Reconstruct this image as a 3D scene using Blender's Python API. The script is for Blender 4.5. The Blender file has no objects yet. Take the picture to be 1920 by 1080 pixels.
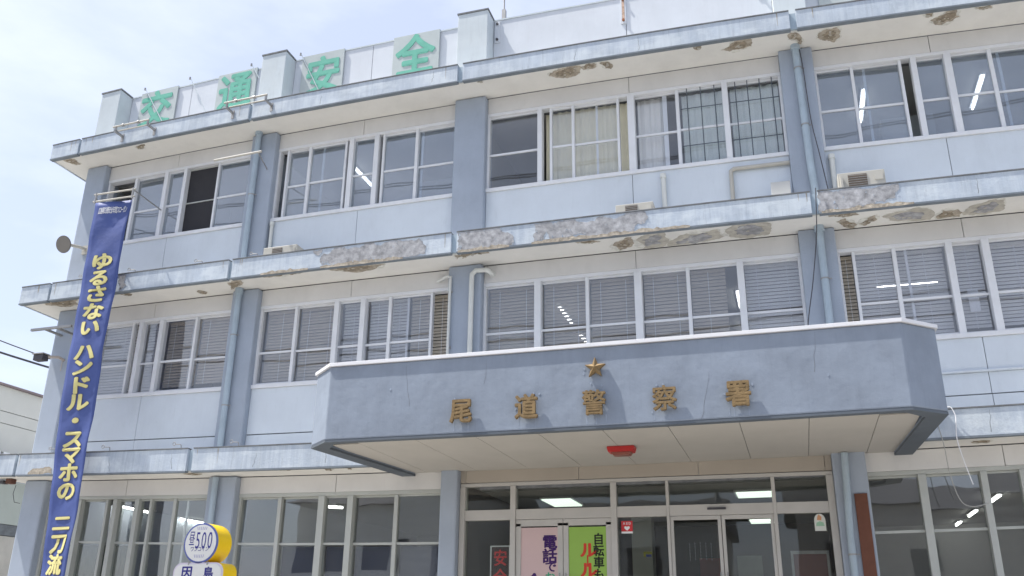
import bpy, bmesh, math, random
from mathutils import Vector, Matrix
from mathutils.geometry import tessellate_polygon
random.seed(7)
SC = bpy.context.scene
COL = SC.collection
R_ = math.radians

# ------------------------------------------------------------------ camera
cam_d = bpy.data.cameras.new('camera'); cam = bpy.data.objects.new('camera', cam_d); COL.objects.link(cam)
cam_d.sensor_width = 36; cam_d.lens = 31.773; cam_d.clip_start = 0.1; cam_d.clip_end = 3000
rt = Vector((0.95666646, 0.29097526, 0.01107646)); up = Vector((0.09312792, -0.3417835, 0.93515305)); fw = Vector((-0.27589216, 0.89359803, 0.35407073))
M = Matrix((rt, up, -fw)).transposed().to_4x4(); M.translation = Vector((0, -14.49516, 1.6))
cam.matrix_world = M
SC.camera = cam

# ------------------------------------------------------------------ world, sun, exposure
TO_SUN = Vector((-0.5, -0.1430, 1.0)).normalized()
SUN_EL = math.asin(TO_SUN.z); SUN_AZ = math.atan2(TO_SUN.x, TO_SUN.y)
w = bpy.data.worlds.new('World'); SC.world = w; w.use_nodes = True
nt = w.node_tree; nt.nodes.clear()
out = nt.nodes.new('ShaderNodeOutputWorld'); bg = nt.nodes.new('ShaderNodeBackground')
sky = nt.nodes.new('ShaderNodeTexSky'); sky.sky_type = 'NISHITA'; sky.sun_disc = False
sky.sun_elevation = SUN_EL; sky.sun_rotation = SUN_AZ % (2 * math.pi)
sky.air_density = 1.0; sky.dust_density = 2.0; sky.ozone_density = 1.0
tc = nt.nodes.new('ShaderNodeTexCoord'); mp = nt.nodes.new('ShaderNodeMapping'); mp.inputs['Scale'].default_value = (1.0, 1.0, 2.6)
nz = nt.nodes.new('ShaderNodeTexNoise'); nz.inputs['Scale'].default_value = 2.3; nz.inputs['Detail'].default_value = 7; nz.inputs['Roughness'].default_value = 0.55
rp = nt.nodes.new('ShaderNodeValToRGB'); rp.color_ramp.elements[0].position = 0.46; rp.color_ramp.elements[1].position = 0.78
rp.color_ramp.elements[0].color = (0.44, 0.44, 0.44, 1); rp.color_ramp.elements[1].color = (0.90, 0.90, 0.90, 1)
mx = nt.nodes.new('ShaderNodeMix'); mx.data_type = 'RGBA'
nt.links.new(tc.outputs['Generated'], mp.inputs['Vector']); nt.links.new(mp.outputs[0], nz.inputs['Vector'])
nt.links.new(nz.outputs['Fac'], rp.inputs[0]); nt.links.new(rp.outputs[0], mx.inputs[0])
nt.links.new(sky.outputs[0], mx.inputs[6]); mx.inputs[7].default_value = (6.5, 6.95, 8.35, 1)
nt.links.new(mx.outputs[2], bg.inputs[0]); bg.inputs[1].default_value = 0.09; nt.links.new(bg.outputs[0], out.inputs[0])
sun_d = bpy.data.lights.new('sun', 'SUN'); sun_d.energy = 4.1; sun_d.angle = R_(0.6); sun_d.color = (1.0, 0.95, 0.87)
sun = bpy.data.objects.new('sun', sun_d); COL.objects.link(sun)
sun.rotation_euler = (-TO_SUN).to_track_quat('-Z', 'Y').to_euler(); sun.location = (-20, -20, 40)
SC.view_settings.view_transform = 'Standard'; SC.view_settings.look = 'None'; SC.view_settings.exposure = 0.97; SC.view_settings.gamma = 1.0
SC.view_settings.use_curve_mapping = False
SC.cycles.max_bounces = 8; SC.cycles.transparent_max_bounces = 16; SC.cycles.use_denoising = True

# ------------------------------------------------------------------ materials
MATS = {}
def mat(name, col, rough=0.8, var=0.06, scale=2.5, bump=0.0, bscale=40, streak=0.0, streakcol=None, metal=0.0, emit=None, spec=0.35, grime=0.0):
    if name in MATS: return MATS[name]
    m = bpy.data.materials.new(name); m.use_nodes = True; MATS[name] = m
    n = m.node_tree; b = n.nodes['Principled BSDF']; L = n.links.new
    b.inputs['Roughness'].default_value = rough; b.inputs['Metallic'].default_value = metal
    b.inputs['Specular IOR Level'].default_value = spec
    t = n.nodes.new('ShaderNodeTexCoord')
    a = n.nodes.new('ShaderNodeTexNoise'); a.inputs['Scale'].default_value = scale; a.inputs['Detail'].default_value = 8; a.inputs['Roughness'].default_value = 0.6
    L(t.outputs['Object'], a.inputs['Vector'])
    r = n.nodes.new('ShaderNodeMapRange'); r.inputs[1].default_value = 0.3; r.inputs[2].default_value = 0.7
    L(a.outputs['Fac'], r.inputs[0])
    x = n.nodes.new('ShaderNodeMix'); x.data_type = 'RGBA'
    c0 = [max(0, c * (1 - var)) for c in col]; c1 = [min(1, c * (1 + var)) for c in col]
    x.inputs[6].default_value = (*c0, 1); x.inputs[7].default_value = (*c1, 1); L(r.outputs[0], x.inputs[0])
    last = x.outputs[2]
    def layer(mapscale, lo, hi, color, amount, detail=6, loc=(0, 0, 0)):
        nonlocal last
        mm = n.nodes.new('ShaderNodeMapping'); mm.inputs['Scale'].default_value = mapscale; mm.inputs['Location'].default_value = loc
        L(t.outputs['Object'], mm.inputs['Vector'])
        q = n.nodes.new('ShaderNodeTexNoise'); q.inputs['Scale'].default_value = 1.0; q.inputs['Detail'].default_value = detail; q.inputs['Roughness'].default_value = 0.65
        L(mm.outputs[0], q.inputs['Vector'])
        k = n.nodes.new('ShaderNodeMapRange'); k.inputs[1].default_value = lo; k.inputs[2].default_value = hi; k.inputs[4].default_value = amount
        L(q.outputs['Fac'], k.inputs[0])
        y = n.nodes.new('ShaderNodeMix'); y.data_type = 'RGBA'; y.inputs[7].default_value = (*color, 1)
        L(k.outputs[0], y.inputs[0]); L(last, y.inputs[6]); last = y.outputs[2]
    if streak:
        layer((14, 14, 0.9), 0.42, 0.62, streakcol or [min(1, c * 1.5) for c in col], streak * 0.6)
        layer((1.1, 1.1, 2.0), 0.48, 0.60, streakcol or [min(1, c * 1.5) for c in col], streak * 1.1, detail=10, loc=(4, 2, 7))
        layer((60, 60, 25), 0.60, 0.68, streakcol or [min(1, c * 1.5) for c in col], streak, loc=(2, 8, 1))
        layer((22, 22, 1.6), 0.55, 0.75, [c * 0.62 for c in col], streak * 0.9, loc=(3, 1, 5))
    if grime:
        layer((1.2, 1.2, 0.5), 0.5, 0.75, [c * 0.55 for c in col], grime, loc=(9, 2, 1))
        layer((9, 9, 3), 0.58, 0.72, [c * 0.6 for c in col], grime * 0.7, loc=(1, 7, 3))
    L(last, b.inputs['Base Color'])
    if bump:
        q = n.nodes.new('ShaderNodeTexNoise'); q.inputs['Scale'].default_value = bscale; q.inputs['Detail'].default_value = 5
        L(t.outputs['Object'], q.inputs['Vector'])
        bp = n.nodes.new('ShaderNodeBump'); bp.inputs['Strength'].default_value = 1.0; bp.inputs['Distance'].default_value = bump
        L(q.outputs['Fac'], bp.inputs['Height']); L(bp.outputs[0], b.inputs['Normal'])
    if emit:
        b.inputs['Emission Color'].default_value = (*emit[:3], 1); b.inputs['Emission Strength'].default_value = emit[3]
    return m

def glass_mat(name, tint=(1, 1, 1), ior=1.9, film=0.05, wob=0.0015, film_col=(0.6, 0.62, 0.65)):
    m = bpy.data.materials.new(name); m.use_nodes = True; n = m.node_tree; n.nodes.clear(); L = n.links.new
    o = n.nodes.new('ShaderNodeOutputMaterial'); tr = n.nodes.new('ShaderNodeBsdfTransparent'); tr.inputs[0].default_value = (*tint, 1)
    gl = n.nodes.new('ShaderNodeBsdfGlossy'); gl.inputs['Roughness'].default_value = 0.015; gl.inputs['Color'].default_value = (1, 1, 1, 1)
    df = n.nodes.new('ShaderNodeBsdfDiffuse'); df.inputs[0].default_value = (*film_col, 1)  # diffuse film: dirt, plus top-floor sky reflection put into the colour
    fr = n.nodes.new('ShaderNodeFresnel')
    ge = n.nodes.new('ShaderNodeNewGeometry'); io = n.nodes.new('ShaderNodeMix'); io.inputs[2].default_value = ior; io.inputs[3].default_value = 1 / ior
    L(ge.outputs['Backfacing'], io.inputs[0]); L(io.outputs[0], fr.inputs[0])      # a thin pane: same reflectance from both of its faces
    t = n.nodes.new('ShaderNodeTexCoord'); q = n.nodes.new('ShaderNodeTexNoise'); q.inputs['Scale'].default_value = 1.6; q.inputs['Detail'].default_value = 1
    L(t.outputs['Object'], q.inputs['Vector'])
    bp = n.nodes.new('ShaderNodeBump'); bp.inputs['Distance'].default_value = wob; bp.inputs['Strength'].default_value = 1
    L(q.outputs['Fac'], bp.inputs['Height']); L(bp.outputs[0], gl.inputs['Normal'])
    q2 = n.nodes.new('ShaderNodeTexNoise'); q2.inputs['Scale'].default_value = 1.3; q2.inputs['Detail'].default_value = 8
    L(t.outputs['Object'], q2.inputs['Vector'])
    k = n.nodes.new('ShaderNodeMapRange'); k.inputs[1].default_value = 0.3; k.inputs[2].default_value = 0.75; k.inputs[3].default_value = film * 0.6; k.inputs[4].default_value = film * 1.5
    L(q2.outputs['Fac'], k.inputs[0])
    m1 = n.nodes.new('ShaderNodeMixShader'); m2 = n.nodes.new('ShaderNodeMixShader')
    L(k.outputs[0], m1.inputs[0]); L(tr.outputs[0], m1.inputs[1]); L(df.outputs[0], m1.inputs[2])
    L(fr.outputs[0], m2.inputs[0]); L(m1.outputs[0], m2.inputs[1]); L(gl.outputs[0], m2.inputs[2]); L(m2.outputs[0], o.inputs[0])
    MATS[name] = m
    return m

panel_m = mat('pale_wall_paint', (0.585, 0.642, 0.705), 0.75, 0.05, 1.2, bump=0.002, bscale=60, streak=0.10, streakcol=(0.62, 0.68, 0.72), grime=0.20)
lintel_m = mat('pale_cream_wall_paint', (0.62, 0.62, 0.615), 0.8, 0.05, 1.4, bump=0.002, bscale=60, grime=0.18)
column_m = mat('blue_column_paint', (0.335, 0.385, 0.46), 0.7, 0.07, 1.5, bump=0.004, bscale=70, streak=0.10, streakcol=(0.37, 0.43, 0.52), grime=0.16)
fascia_m = mat('weathered_light_blue_paint', (0.40, 0.462, 0.54), 0.7, 0.14, 1.4, bump=0.003, bscale=35, streak=0.5, streakcol=(0.62, 0.68, 0.72), grime=0.18)
stucco_m = mat('blue_stucco', (0.222, 0.262, 0.325), 0.75, 0.13, 1.3, bump=0.006, bscale=7, streak=0.22, streakcol=(0.27, 0.32, 0.40), grime=0.2)
dark_trim_m = mat('dark_blue_grey_paint', (0.10, 0.12, 0.145), 0.7, 0.1)
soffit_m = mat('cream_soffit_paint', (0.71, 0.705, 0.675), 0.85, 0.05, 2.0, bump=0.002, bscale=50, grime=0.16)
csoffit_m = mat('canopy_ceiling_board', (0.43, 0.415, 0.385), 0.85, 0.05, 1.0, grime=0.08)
parapet_m = mat('parapet_paint', (0.56, 0.60, 0.655), 0.8, 0.06, 1.0, streak=0.10, streakcol=(0.66, 0.69, 0.74), grime=0.12)
post_m = mat('pale_blue_parapet_post_paint', (0.50, 0.56, 0.60), 0.8, 0.08, 1.5, streak=0.25, streakcol=(0.55, 0.60, 0.62), grime=0.2)
board_m = mat('grey_sign_board', (0.42, 0.47, 0.48), 0.8, 0.07, 2.0, grime=0.15)
green_m = mat('faded_green_paint', (0.135, 0.42, 0.33), 0.8, 0.1, 4.0, grime=0.1)
grime_m = mat('dark_edge_grime', (0.16, 0.17, 0.18), 0.9, 0.3, 6)
concrete_m = mat('bare_concrete', (0.345, 0.35, 0.365), 0.95, 0.4, 9, bump=0.005, bscale=18, grime=0.7)
spall_m = mat('spalled_mortar', (0.38, 0.34, 0.28), 0.95, 0.4, 12, bump=0.015, bscale=22, grime=0.4)
spall2_m = mat('grey_exposed_mortar', (0.46, 0.44, 0.39), 0.95, 0.2, 10, bump=0.006, bscale=30, grime=0.3)
dirt_m = mat('dark_spall_core', (0.27, 0.23, 0.175), 0.95, 0.4, 14, bump=0.012, bscale=22, grime=0.4)
flake_m = mat('broken_paint_edge', (0.62, 0.62, 0.58), 0.9, 0.2, 14)
frame_m = mat('white_aluminium', (0.68, 0.70, 0.73), 0.45, 0.05, 3, spec=0.5)
frame2_m = mat('grey_aluminium', (0.42, 0.44, 0.42), 0.45, 0.05, 3, spec=0.5)
eframe_m = mat('silver_entrance_frame', (0.46, 0.45, 0.43), 0.4, 0.05, 3, spec=0.5)
pipe_m = mat('blue_grey_pipe_paint', (0.35, 0.43, 0.50), 0.55, 0.08, 4, grime=0.15)
whitepipe_m = mat('white_plastic_pipe', (0.62, 0.64, 0.62), 0.5, 0.05, 4, grime=0.12)
bronze_m = mat('weathered_gold_metal', (0.225, 0.155, 0.075), 0.6, 0.25, 14, metal=0.2, bump=0.003, bscale=50, grime=0.25)
steel_m = mat('dull_steel', (0.33, 0.33, 0.33), 0.5, 0.15, 8, metal=0.4)
rust_m = mat('rusty_steel', (0.28, 0.11, 0.05), 0.8, 0.3, 14)
cream_m = mat('cream_enamel', (0.44, 0.43, 0.39), 0.5, 0.06, 4, grime=0.15)
darkmetal_m = mat('dark_metal', (0.06, 0.06, 0.07), 0.5, 0.1)
red_m = mat('red_plastic', (0.42, 0.03, 0.03), 0.4, 0.05)
banner_m = mat('blue_banner_cloth', (0.058, 0.088, 0.26), 0.6, 0.12, 1.5, bump=0.012, bscale=5)
yellow_m = mat('yellow_print', (0.60, 0.55, 0.24), 0.7, 0.04)
white_m = mat('white_print', (0.75, 0.76, 0.78), 0.7, 0.04)
int_wall_m = mat('office_wall', (0.55, 0.55, 0.52), 0.9, 0.03)
int_ceil_m = mat('office_ceiling', (0.42, 0.42, 0.41), 0.9, 0.03)
int_floor_m = mat('office_floor', (0.18, 0.18, 0.18), 0.7, 0.05)
lobby_m = mat('lobby_brown_wall', (0.11, 0.085, 0.07), 0.6, 0.08)
blind_m = mat('brown_grey_slat', (0.52, 0.465, 0.38), 0.6, 0.05, 2)
blind2_m = mat('pale_grey_slat', (0.68, 0.67, 0.65), 0.6, 0.05, 2)
cream_board_m = mat('cream_curtain', (0.78, 0.74, 0.58), 0.9, 0.06, 2, bump=0.004, bscale=18)
navy_m = mat('navy_film_board', (0.02, 0.028, 0.07), 0.6, 0.1)
tube_m = mat('lit_fluorescent_tube', (0.9, 0.9, 0.9), 0.5, 0, emit=(1, 1, 0.95, 4.5))
lamp_m = mat('lit_ceiling_diffuser', (0.8, 0.85, 0.8), 0.5, 0, emit=(0.85, 1, 0.86, 0.75))
glass_m = glass_mat('window_glass', (0.90, 0.91, 0.93), 1.75, 0.035)
glass_up_m = glass_mat('hazy_upper_glass', (0.86, 0.90, 0.94), 2.1, 0.16, film_col=(0.50, 0.56, 0.62))  # bluish film stands in for sky reflected in these panes
frost_m = glass_mat('frosted_lower_glass', (0.82, 0.87, 0.92), 1.95, 0.24, film_col=(0.50, 0.55, 0.61))
clear_up_m = glass_mat('clear_upper_glass', (0.95, 0.96, 0.97), 1.65, 0.04)
glass_low_m = glass_mat('ground_floor_glass', (0.90, 0.92, 0.91), 1.95, 0.03)
entr_glass_m = glass_mat('entrance_glass', (0.88, 0.90, 0.88), 1.5, 0.012)

# ------------------------------------------------------------------ mesh helpers
X0, S0, S1 = -4.238, -0.0011741, 0.00049439
def lens_bow_z(x, z):            # bend added to all heights, standing in for the lens's barrel distortion
    x = max(-16.0, min(8.0, x))
    return z - (S0 + S1 * (z - 4)) * (x - X0) ** 2

class MB:
    def __init__(s, sag=True): s.v = []; s.f = []; s.sag = sag
    def box(s, x0, x1, y0, y1, z0, z1):
        i = len(s.v)
        if s.sag and x1 - x0 > 2.0:          # long members follow the added bend in short steps
            n = int((x1 - x0) / 1.2) + 1
            for k in range(n + 1):
                x = x0 + (x1 - x0) * k / n; s.v += [(x, y0, z0), (x, y1, z0), (x, y1, z1), (x, y0, z1)]
            for k in range(n):
                a = i + 4 * k
                for q in range(4): r = (q + 1) % 4; s.f.append((a + q, a + r, a + 4 + r, a + 4 + q))
            s.f += [(i, i + 3, i + 2, i + 1), (i + 4 * n, i + 4 * n + 1, i + 4 * n + 2, i + 4 * n + 3)]
            return s
        s.v += [(x, y, z) for z in (z0, z1) for y in (y0, y1) for x in (x0, x1)]
        s.f += [tuple(i + k for k in q) for q in ((0, 2, 3, 1), (4, 5, 7, 6), (0, 1, 5, 4), (2, 6, 7, 3), (0, 4, 6, 2), (1, 3, 7, 5))]
        return s
    def prism(s, poly, a0, a1, axis='z'):
        """poly in the two other axes (z: xy, y: xz, x: yz), extruded a0..a1"""
        n = len(poly); i = len(s.v)
        def P(p, a):
            return (p[0], p[1], a) if axis == 'z' else ((p[0], a, p[1]) if axis == 'y' else (a, p[0], p[1]))
        s.v += [P(p, a0) for p in poly] + [P(p, a1) for p in poly]
        tris = tessellate_polygon([[Vector((p[0], p[1], 0)) for p in poly]])
        for t in tris:
            s.f.append((i + t[0], i + t[1], i + t[2])); s.f.append((i + n + t[2], i + n + t[1], i + n + t[0]))
        for k in range(n):
            j = (k + 1) % n; s.f.append((i + k, i + j, i + n + j, i + n + k))
        return s
    def tube(s, pts, r, n=10, r1=None):
        pts = [Vector(p) for p in pts]; m = len(pts); i0 = len(s.v); prev = None
        for k, p in enumerate(pts):
            d = ((pts[min(k + 1, m - 1)] - p).normalized() + (p - pts[max(k - 1, 0)]).normalized()).normalized()
            a = prev if prev is not None else (Vector((0, 0, 1)) if abs(d.z) < 0.9 else Vector((1, 0, 0)))
            u = (a - d * a.dot(d)).normalized(); prev = u; vv = d.cross(u)
            rr = r if r1 is None else r + (r1 - r) * k / (m - 1)
            for q in range(n):
                t = 2 * math.pi * q / n; s.v.append(tuple(p + u * math.cos(t) * rr + vv * math.sin(t) * rr))
        for k in range(m - 1):
            for q in range(n):
                a = i0 + k * n + q; b = i0 + k * n + (q + 1) % n; s.f.append((a, b, b + n, a + n))
        s.f.append(tuple(i0 + q for q in range(n))[::-1]); s.f.append(tuple(i0 + (m - 1) * n + q for q in range(n)))
        return s
    def raw(s, v, f):
        i = len(s.v); s.v += [tuple(p) for p in v]; s.f += [tuple(i + k for k in q) for q in f]; return s

ORG = {}
def finish(name, mb, m, origin=(0, 0, 0), bevel=0, smooth=False):
    vs = [(x, y, lens_bow_z(x, z)) for x, y, z in mb.v] if mb.sag else mb.v
    me = bpy.data.meshes.new(name)
    me.from_pydata([(x - origin[0], y - origin[1], z - origin[2]) for x, y, z in vs], [], mb.f); me.update()
    bm = bmesh.new(); bm.from_mesh(me); bmesh.ops.recalc_face_normals(bm, faces=bm.faces); bm.to_mesh(me); bm.free()
    if m: me.materials.append(m)
    o = bpy.data.objects.new(name, me); COL.objects.link(o)
    if smooth:
        for p in me.polygons: p.use_smooth = True
        me.set_sharp_from_angle(angle=R_(40))
    if bevel:
        b = o.modifiers.new('bevel', 'BEVEL'); b.width = bevel; b.segments = 2; b.limit_method = 'ANGLE'; b.angle_limit = R_(40)
    return o
def thing(name, label, cat, loc, group=None):
    o = bpy.data.objects.new(name, None); COL.objects.link(o); o.location = loc; o.empty_display_size = 0.2
    o['label'] = label; o['category'] = cat
    if group: o['group'] = group
    ORG[o.name] = Vector(loc); return o
def part(name, mb, m, parent, bevel=0, smooth=False, label=None, kind=None):
    o = finish(name, mb, m, (0, 0, 0), bevel, smooth); o.parent = parent
    o.location = -ORG[parent.name]; ORG[o.name] = Vector((0, 0, 0))
    if label: o['label'] = label
    if kind: o['kind'] = kind
    return o
def single(name, mb, m, label, cat, group=None, bevel=0, smooth=False, kind=None):
    vs = [(x, y, lens_bow_z(x, z)) for x, y, z in mb.v] if mb.sag else mb.v
    c = (sum(v[0] for v in vs) / len(vs), sum(v[1] for v in vs) / len(vs), min(v[2] for v in vs))
    o = finish(name, mb, m, c, bevel, smooth); o.location = c
    if kind: o['kind'] = kind
    else:
        o['label'] = label; o['category'] = cat
        if group: o['group'] = group
    ORG[o.name] = Vector(c); return o
def struct(name, mb, m):
    o = finish(name, mb, m); o['kind'] = 'structure'; ORG[o.name] = Vector((0, 0, 0)); return o

# glyphs: outline of a character from Blender's built-in font, in its em square (0..1, -0.12..0.88)
GC = {}
def glyph(ch, depth=0.0, bold=0.0):
    key = (ch, depth)
    if key not in GC:
        c = bpy.data.curves.new('g', 'FONT'); c.body = ch; c.size = 1; c.extrude = depth; c.resolution_u = 3
        o = bpy.data.objects.new('g', c); COL.objects.link(o)
        dg = bpy.context.evaluated_depsgraph_get(); me = bpy.data.meshes.new_from_object(o.evaluated_get(dg))
        wd = max(v.co.x for v in me.vertices)
        GC[key] = ([v.co.copy() for v in me.vertices], [tuple(p.vertices) for p in me.polygons], wd)
        bpy.data.objects.remove(o); bpy.data.meshes.remove(me); bpy.data.curves.remove(c)
    return GC[key]
def put_glyph(mb, ch, x, z, y, wd, ht, depth=0.0, bold=0.0):
    """centre (x,z) on plane y facing -y"""
    v, f, g = glyph(ch, depth / ht if depth else 0, bold)
    half = 0.5 if ord(ch[0]) > 0x2000 else g / 2 + 0.02
    for k, (dx, dy) in enumerate(emb(bold)):
        mb.raw([(x + (p.x + dx - half) * wd, y - p.z * ht + k * 0.00025, z + (p.y + dy - 0.38) * ht) for p in v], f)
    return mb
def emb(b):        # the plain outline plus a ring of shifted copies thickens the strokes
    return [(0, 0)] + ([(b * math.cos(math.pi * q / 4), b * math.sin(math.pi * q / 4)) for q in range(8)] if b > 0 else [])

# ------------------------------------------------------------------ dimensions of the station
T = {1: 4.552, 2: 8.224, 3: 11.758}; Bz = {1: 4.123, 2: 7.82, 3: 11.37}
SY = -0.753; CY = -0.147; XE = 7.8
COLS = [(-14.364, -13.854), (-10.194, -9.611), (-5.654, -5.011), (0.483, 1.048), (7.2, 7.75)]
GAPS = {'A': (-13.854, -10.194), 'B': (-9.611, -5.654), 'C': (-5.011, 0.483), 'D': (1.048, 7.2)}
SEG = [(-14.837, -14.13), (-14.07, -9.933), (-9.85, -5.387), (-5.28, 0.709), (0.819, 7.1)]
HEAD = {1: 3.79, 2: 7.455, 3: 11.0}; SILL = {1: 1.25, 2: 5.845, 3: 9.36}; MID = {1: 2.94, 2: 6.525, 3: 10.13}

# ------------------------------------------------------------------ ground
gm = mat('asphalt', (0.055, 0.055, 0.055), 0.9, 0.2, 3, bump=0.004, bscale=80)
struct('ground', MB(False).box(-400, 400, -400, 400, -0.5, 0.0), mat('grey_yard_concrete', (0.30, 0.29, 0.27), 0.9, 0.12, 0.8))
struct('road', MB(False).box(-400, 400, -22, -15.2, -0.3, 0.004), gm)
struct('forecourt', MB(False).box(-20, 12, -14.9, 0.0, -0.3, 0.008), mat('light_forecourt_concrete', (0.40, 0.38, 0.35), 0.9, 0.1, 1.0))

# ------------------------------------------------------------------ station body
st = thing('police_station', 'three storey pale blue and white concrete police station with long weathered eaves and banded windows', 'building', (-4, 0, 0))
# columns
for i, (a, b) in enumerate(COLS):
    for fl, (z0, z1) in enumerate([(0, Bz[1]), (T[1], Bz[2]), (T[2], Bz[3])]):
        a, b = COLS[i]
        if fl == 0 and i == 2: b = -5.345          # beside the entrance the ground floor shafts are narrower
        if fl == 0 and i == 3: a, b = 0.605, 1.078
        part('column', MB().box(a, b, CY, 0.35, z0 - 0.01, z1 + 0.005), column_m, st, bevel=0.035 if i < 3 else 0.02)
# backing walls and wall panels
def panels(xs, z0, z1, y=0.0, m=None, gap=0.009):
    for a, b in zip(xs[:-1], xs[1:]):
        part('wall_panel', MB().box(a + gap / 2, b - gap / 2, y, y + 0.03, z0, z1), m or panel_m, st, bevel=0.003)
MIDX = {'A': -12.08, 'B': -7.675, 'C': -2.23, 'D': 2.955}
for g, (a, b) in GAPS.items():
    xs = [a, MIDX[g], b] if g != 'D' else [a, 2.955, 5.0, b]
    for fl in (1, 2, 3):
        part('wall', MB().box(a, b, 0.031, 0.30, HEAD[fl] + 0.005, Bz[fl] + 0.02), grime_m if fl else None, st)
        if not (fl == 1 and g == 'C'): panels(xs, HEAD[fl] + 0.03, Bz[fl] - 0.004, m=lintel_m)
    for fl in (2, 3):
        part('wall', MB().box(a, b, 0.031, 0.30, T[fl - 1] - 0.02, SILL[fl] - 0.03), grime_m, st)
    panels(xs, T[2] + 0.0, SILL[3] - 0.045)
    if g == 'D':
        panels(xs, 5.29, SILL[2] - 0.045); panels(xs, 4.915, 5.245, 0.012); panels(xs, T[1], 4.895, 0.0)
        part('ledge', MB().box(a, b, -0.03, 0.03, 5.248, 5.287), panel_m, st, bevel=0.012)
    else:
        panels(xs, 4.925, SILL[2] - 0.045); panels(xs, T[1], 4.905)
    if g != 'C':
        part('wall', MB().box(a, b, 0.0, 0.30, 0, SILL[1] - 0.03), panel_m, st)
# left side wall and back, roof deck
part('side_wall', MB().box(-14.36, -14.1, 0.36, 12, 0, T[3]), panel_m, st)
part('back_wall', MB().box(-14.36, XE, 12.0, 12.2, 0, T[3]), panel_m, st)
part('side_wall', MB().box(XE - 0.1, XE + 0.1, 0.36, 12, 0, T[3]), panel_m, st)
# eaves
for fl in (1, 2, 3):
    zt, zb = T[fl], Bz[fl]
    part('eave_slab', MB().box(-14.80, XE, SY + 0.10, 0.0, zb + 0.012, zt - 0.02), soffit_m, st)
    part('side_eave_slab', MB().box(-14.80, -14.365, 0.001, 12, zb + 0.012, zt - 0.02), soffit_m, st)
    part('eave_backing', MB().box(-14.76, XE, SY + 0.06, SY + 0.098, zb + 0.03, zt - 0.03), pipe_m, st)
    part('side_fascia', MB().box(-14.837, -14.805, SY + 0.102, 12, zb, zt), fascia_m, st)
    segs = SEG if fl > 1 else [(-14.837, -14.10), (-14.03, -10.27), (-10.15, -5.387), (-5.28, 0.709), (0.819, 7.1)]
    for a, b in segs:
        f = part('eave_fascia', MB().box(a, b, SY, SY + 0.058, zb + 0.016, zt - 0.018), fascia_m, st, bevel=0.004)
        part('edge_coping', MB().box(a, b, SY - 0.012, SY + 0.11, zt - 0.016, zt + 0.004), grime_m, f)
        part('drip_edge', MB().box(a, b, SY - 0.006, SY + 0.09, zb - 0.012, zb + 0.014), mat('blue_grey_drip_edge', (0.17, 0.20, 0.23), 0.8, 0.15, 5), f)
    # interior floor and ceiling
    part('floor_slab', MB().box(-14.1, XE - 0.1, 0.301, 12, zb + 0.02, zt), int_floor_m, st)
for fl, zc in ((1, 3.93), (2, 7.58), (3, 11.13)):
    part('ceiling', MB().box(-14.1, XE - 0.1, 0.301, 9.0, zc, zc + 0.05), int_ceil_m, st)
    part('inner_wall', MB().box(-14.1, XE - 0.1, 9.0, 9.1, 0 if fl == 1 else T[fl - 1], zc), int_wall_m, st)
    if fl > 1:
        for x in (-9.9, -5.3, 0.75):
            part('inner_wall', MB().box(x - 0.06, x + 0.06, 0.36, 9.0, T[fl - 1], zc), int_wall_m, st)
part('inner_wall', MB().box(-5.45, -5.36, 0.36, 9.0, 0, 3.93), lobby_m, st)
part('inner_wall', MB().box(0.70, 0.79, 0.36, 9.0, 0, 3.93), lobby_m, st)
part('inner_wall', MB().box(-5.36, 0.70, 7.6, 7.7, 0, 3.93), lobby_m, st)
part('inner_wall', MB().box(-9.95, -9.85, 0.36, 9.0, 0, 3.93), int_wall_m, st)

# parapet
PZ = 13.41
part('parapet_wall', MB().box(-13.9, XE, 0.282, 0.42, T[3] - 0.1, PZ - 0.02), grime_m, st)
px_ = [-13.85, -12.23, -10.19, None, -9.61, -7.735, -5.65, None, -5.01, -2.27, 0.483, None, 1.048, 2.96, 5.0, 7.2]
for a, b in zip(px_[:-1], px_[1:]):
    if a is None or b is None: continue
    part('parapet_panel', MB().box(a + 0.006, b - 0.006, 0.25, 0.28, T[3] - 0.02, PZ - 0.022), parapet_m, st)
part('parapet_coping', MB().box(-13.9, XE, 0.235, 0.45, PZ - 0.019, PZ + 0.012), post_m, st)
for a, b in COLS:
    p = part('parapet_post', MB().box(a, b, CY, 0.46, T[3] - 0.02, 13.40), post_m, st, bevel=0.01)
    part('post_cap', MB().box(a - 0.015, b + 0.015, CY - 0.015, 0.475, 13.401, 13.435), grime_m, p)
# anchor plates on the parapet
for x, z0, z1, m2 in ((-4.98, 12.84, 13.36, parapet_m), (-2.37, 12.78, 13.405, rust_m), (0.22, 12.9, 13.405, parapet_m)):
    p = part('anchor_plate', MB().box(x, x + 0.11, 0.225, 0.249, z0, z1), parapet_m, st, bevel=0.004)
    mb = MB()
    for z in (z0 + 0.07, z1 - 0.07): mb.tube([(x + 0.055, 0.224, z), (x + 0.055, 0.19, z)], 0.026, 8)
    part('bolt', mb, rust_m if m2 is rust_m else darkmetal_m, p)
    if m2 is rust_m:
        part('rust_stain', MB().box(x + 0.03, x + 0.08, 0.2215, 0.2235, z0 + 0.1, z1 - 0.1), mat('faint_rust_stain', (0.50, 0.36, 0.28), 0.9, 0.4, 20), p)

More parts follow.
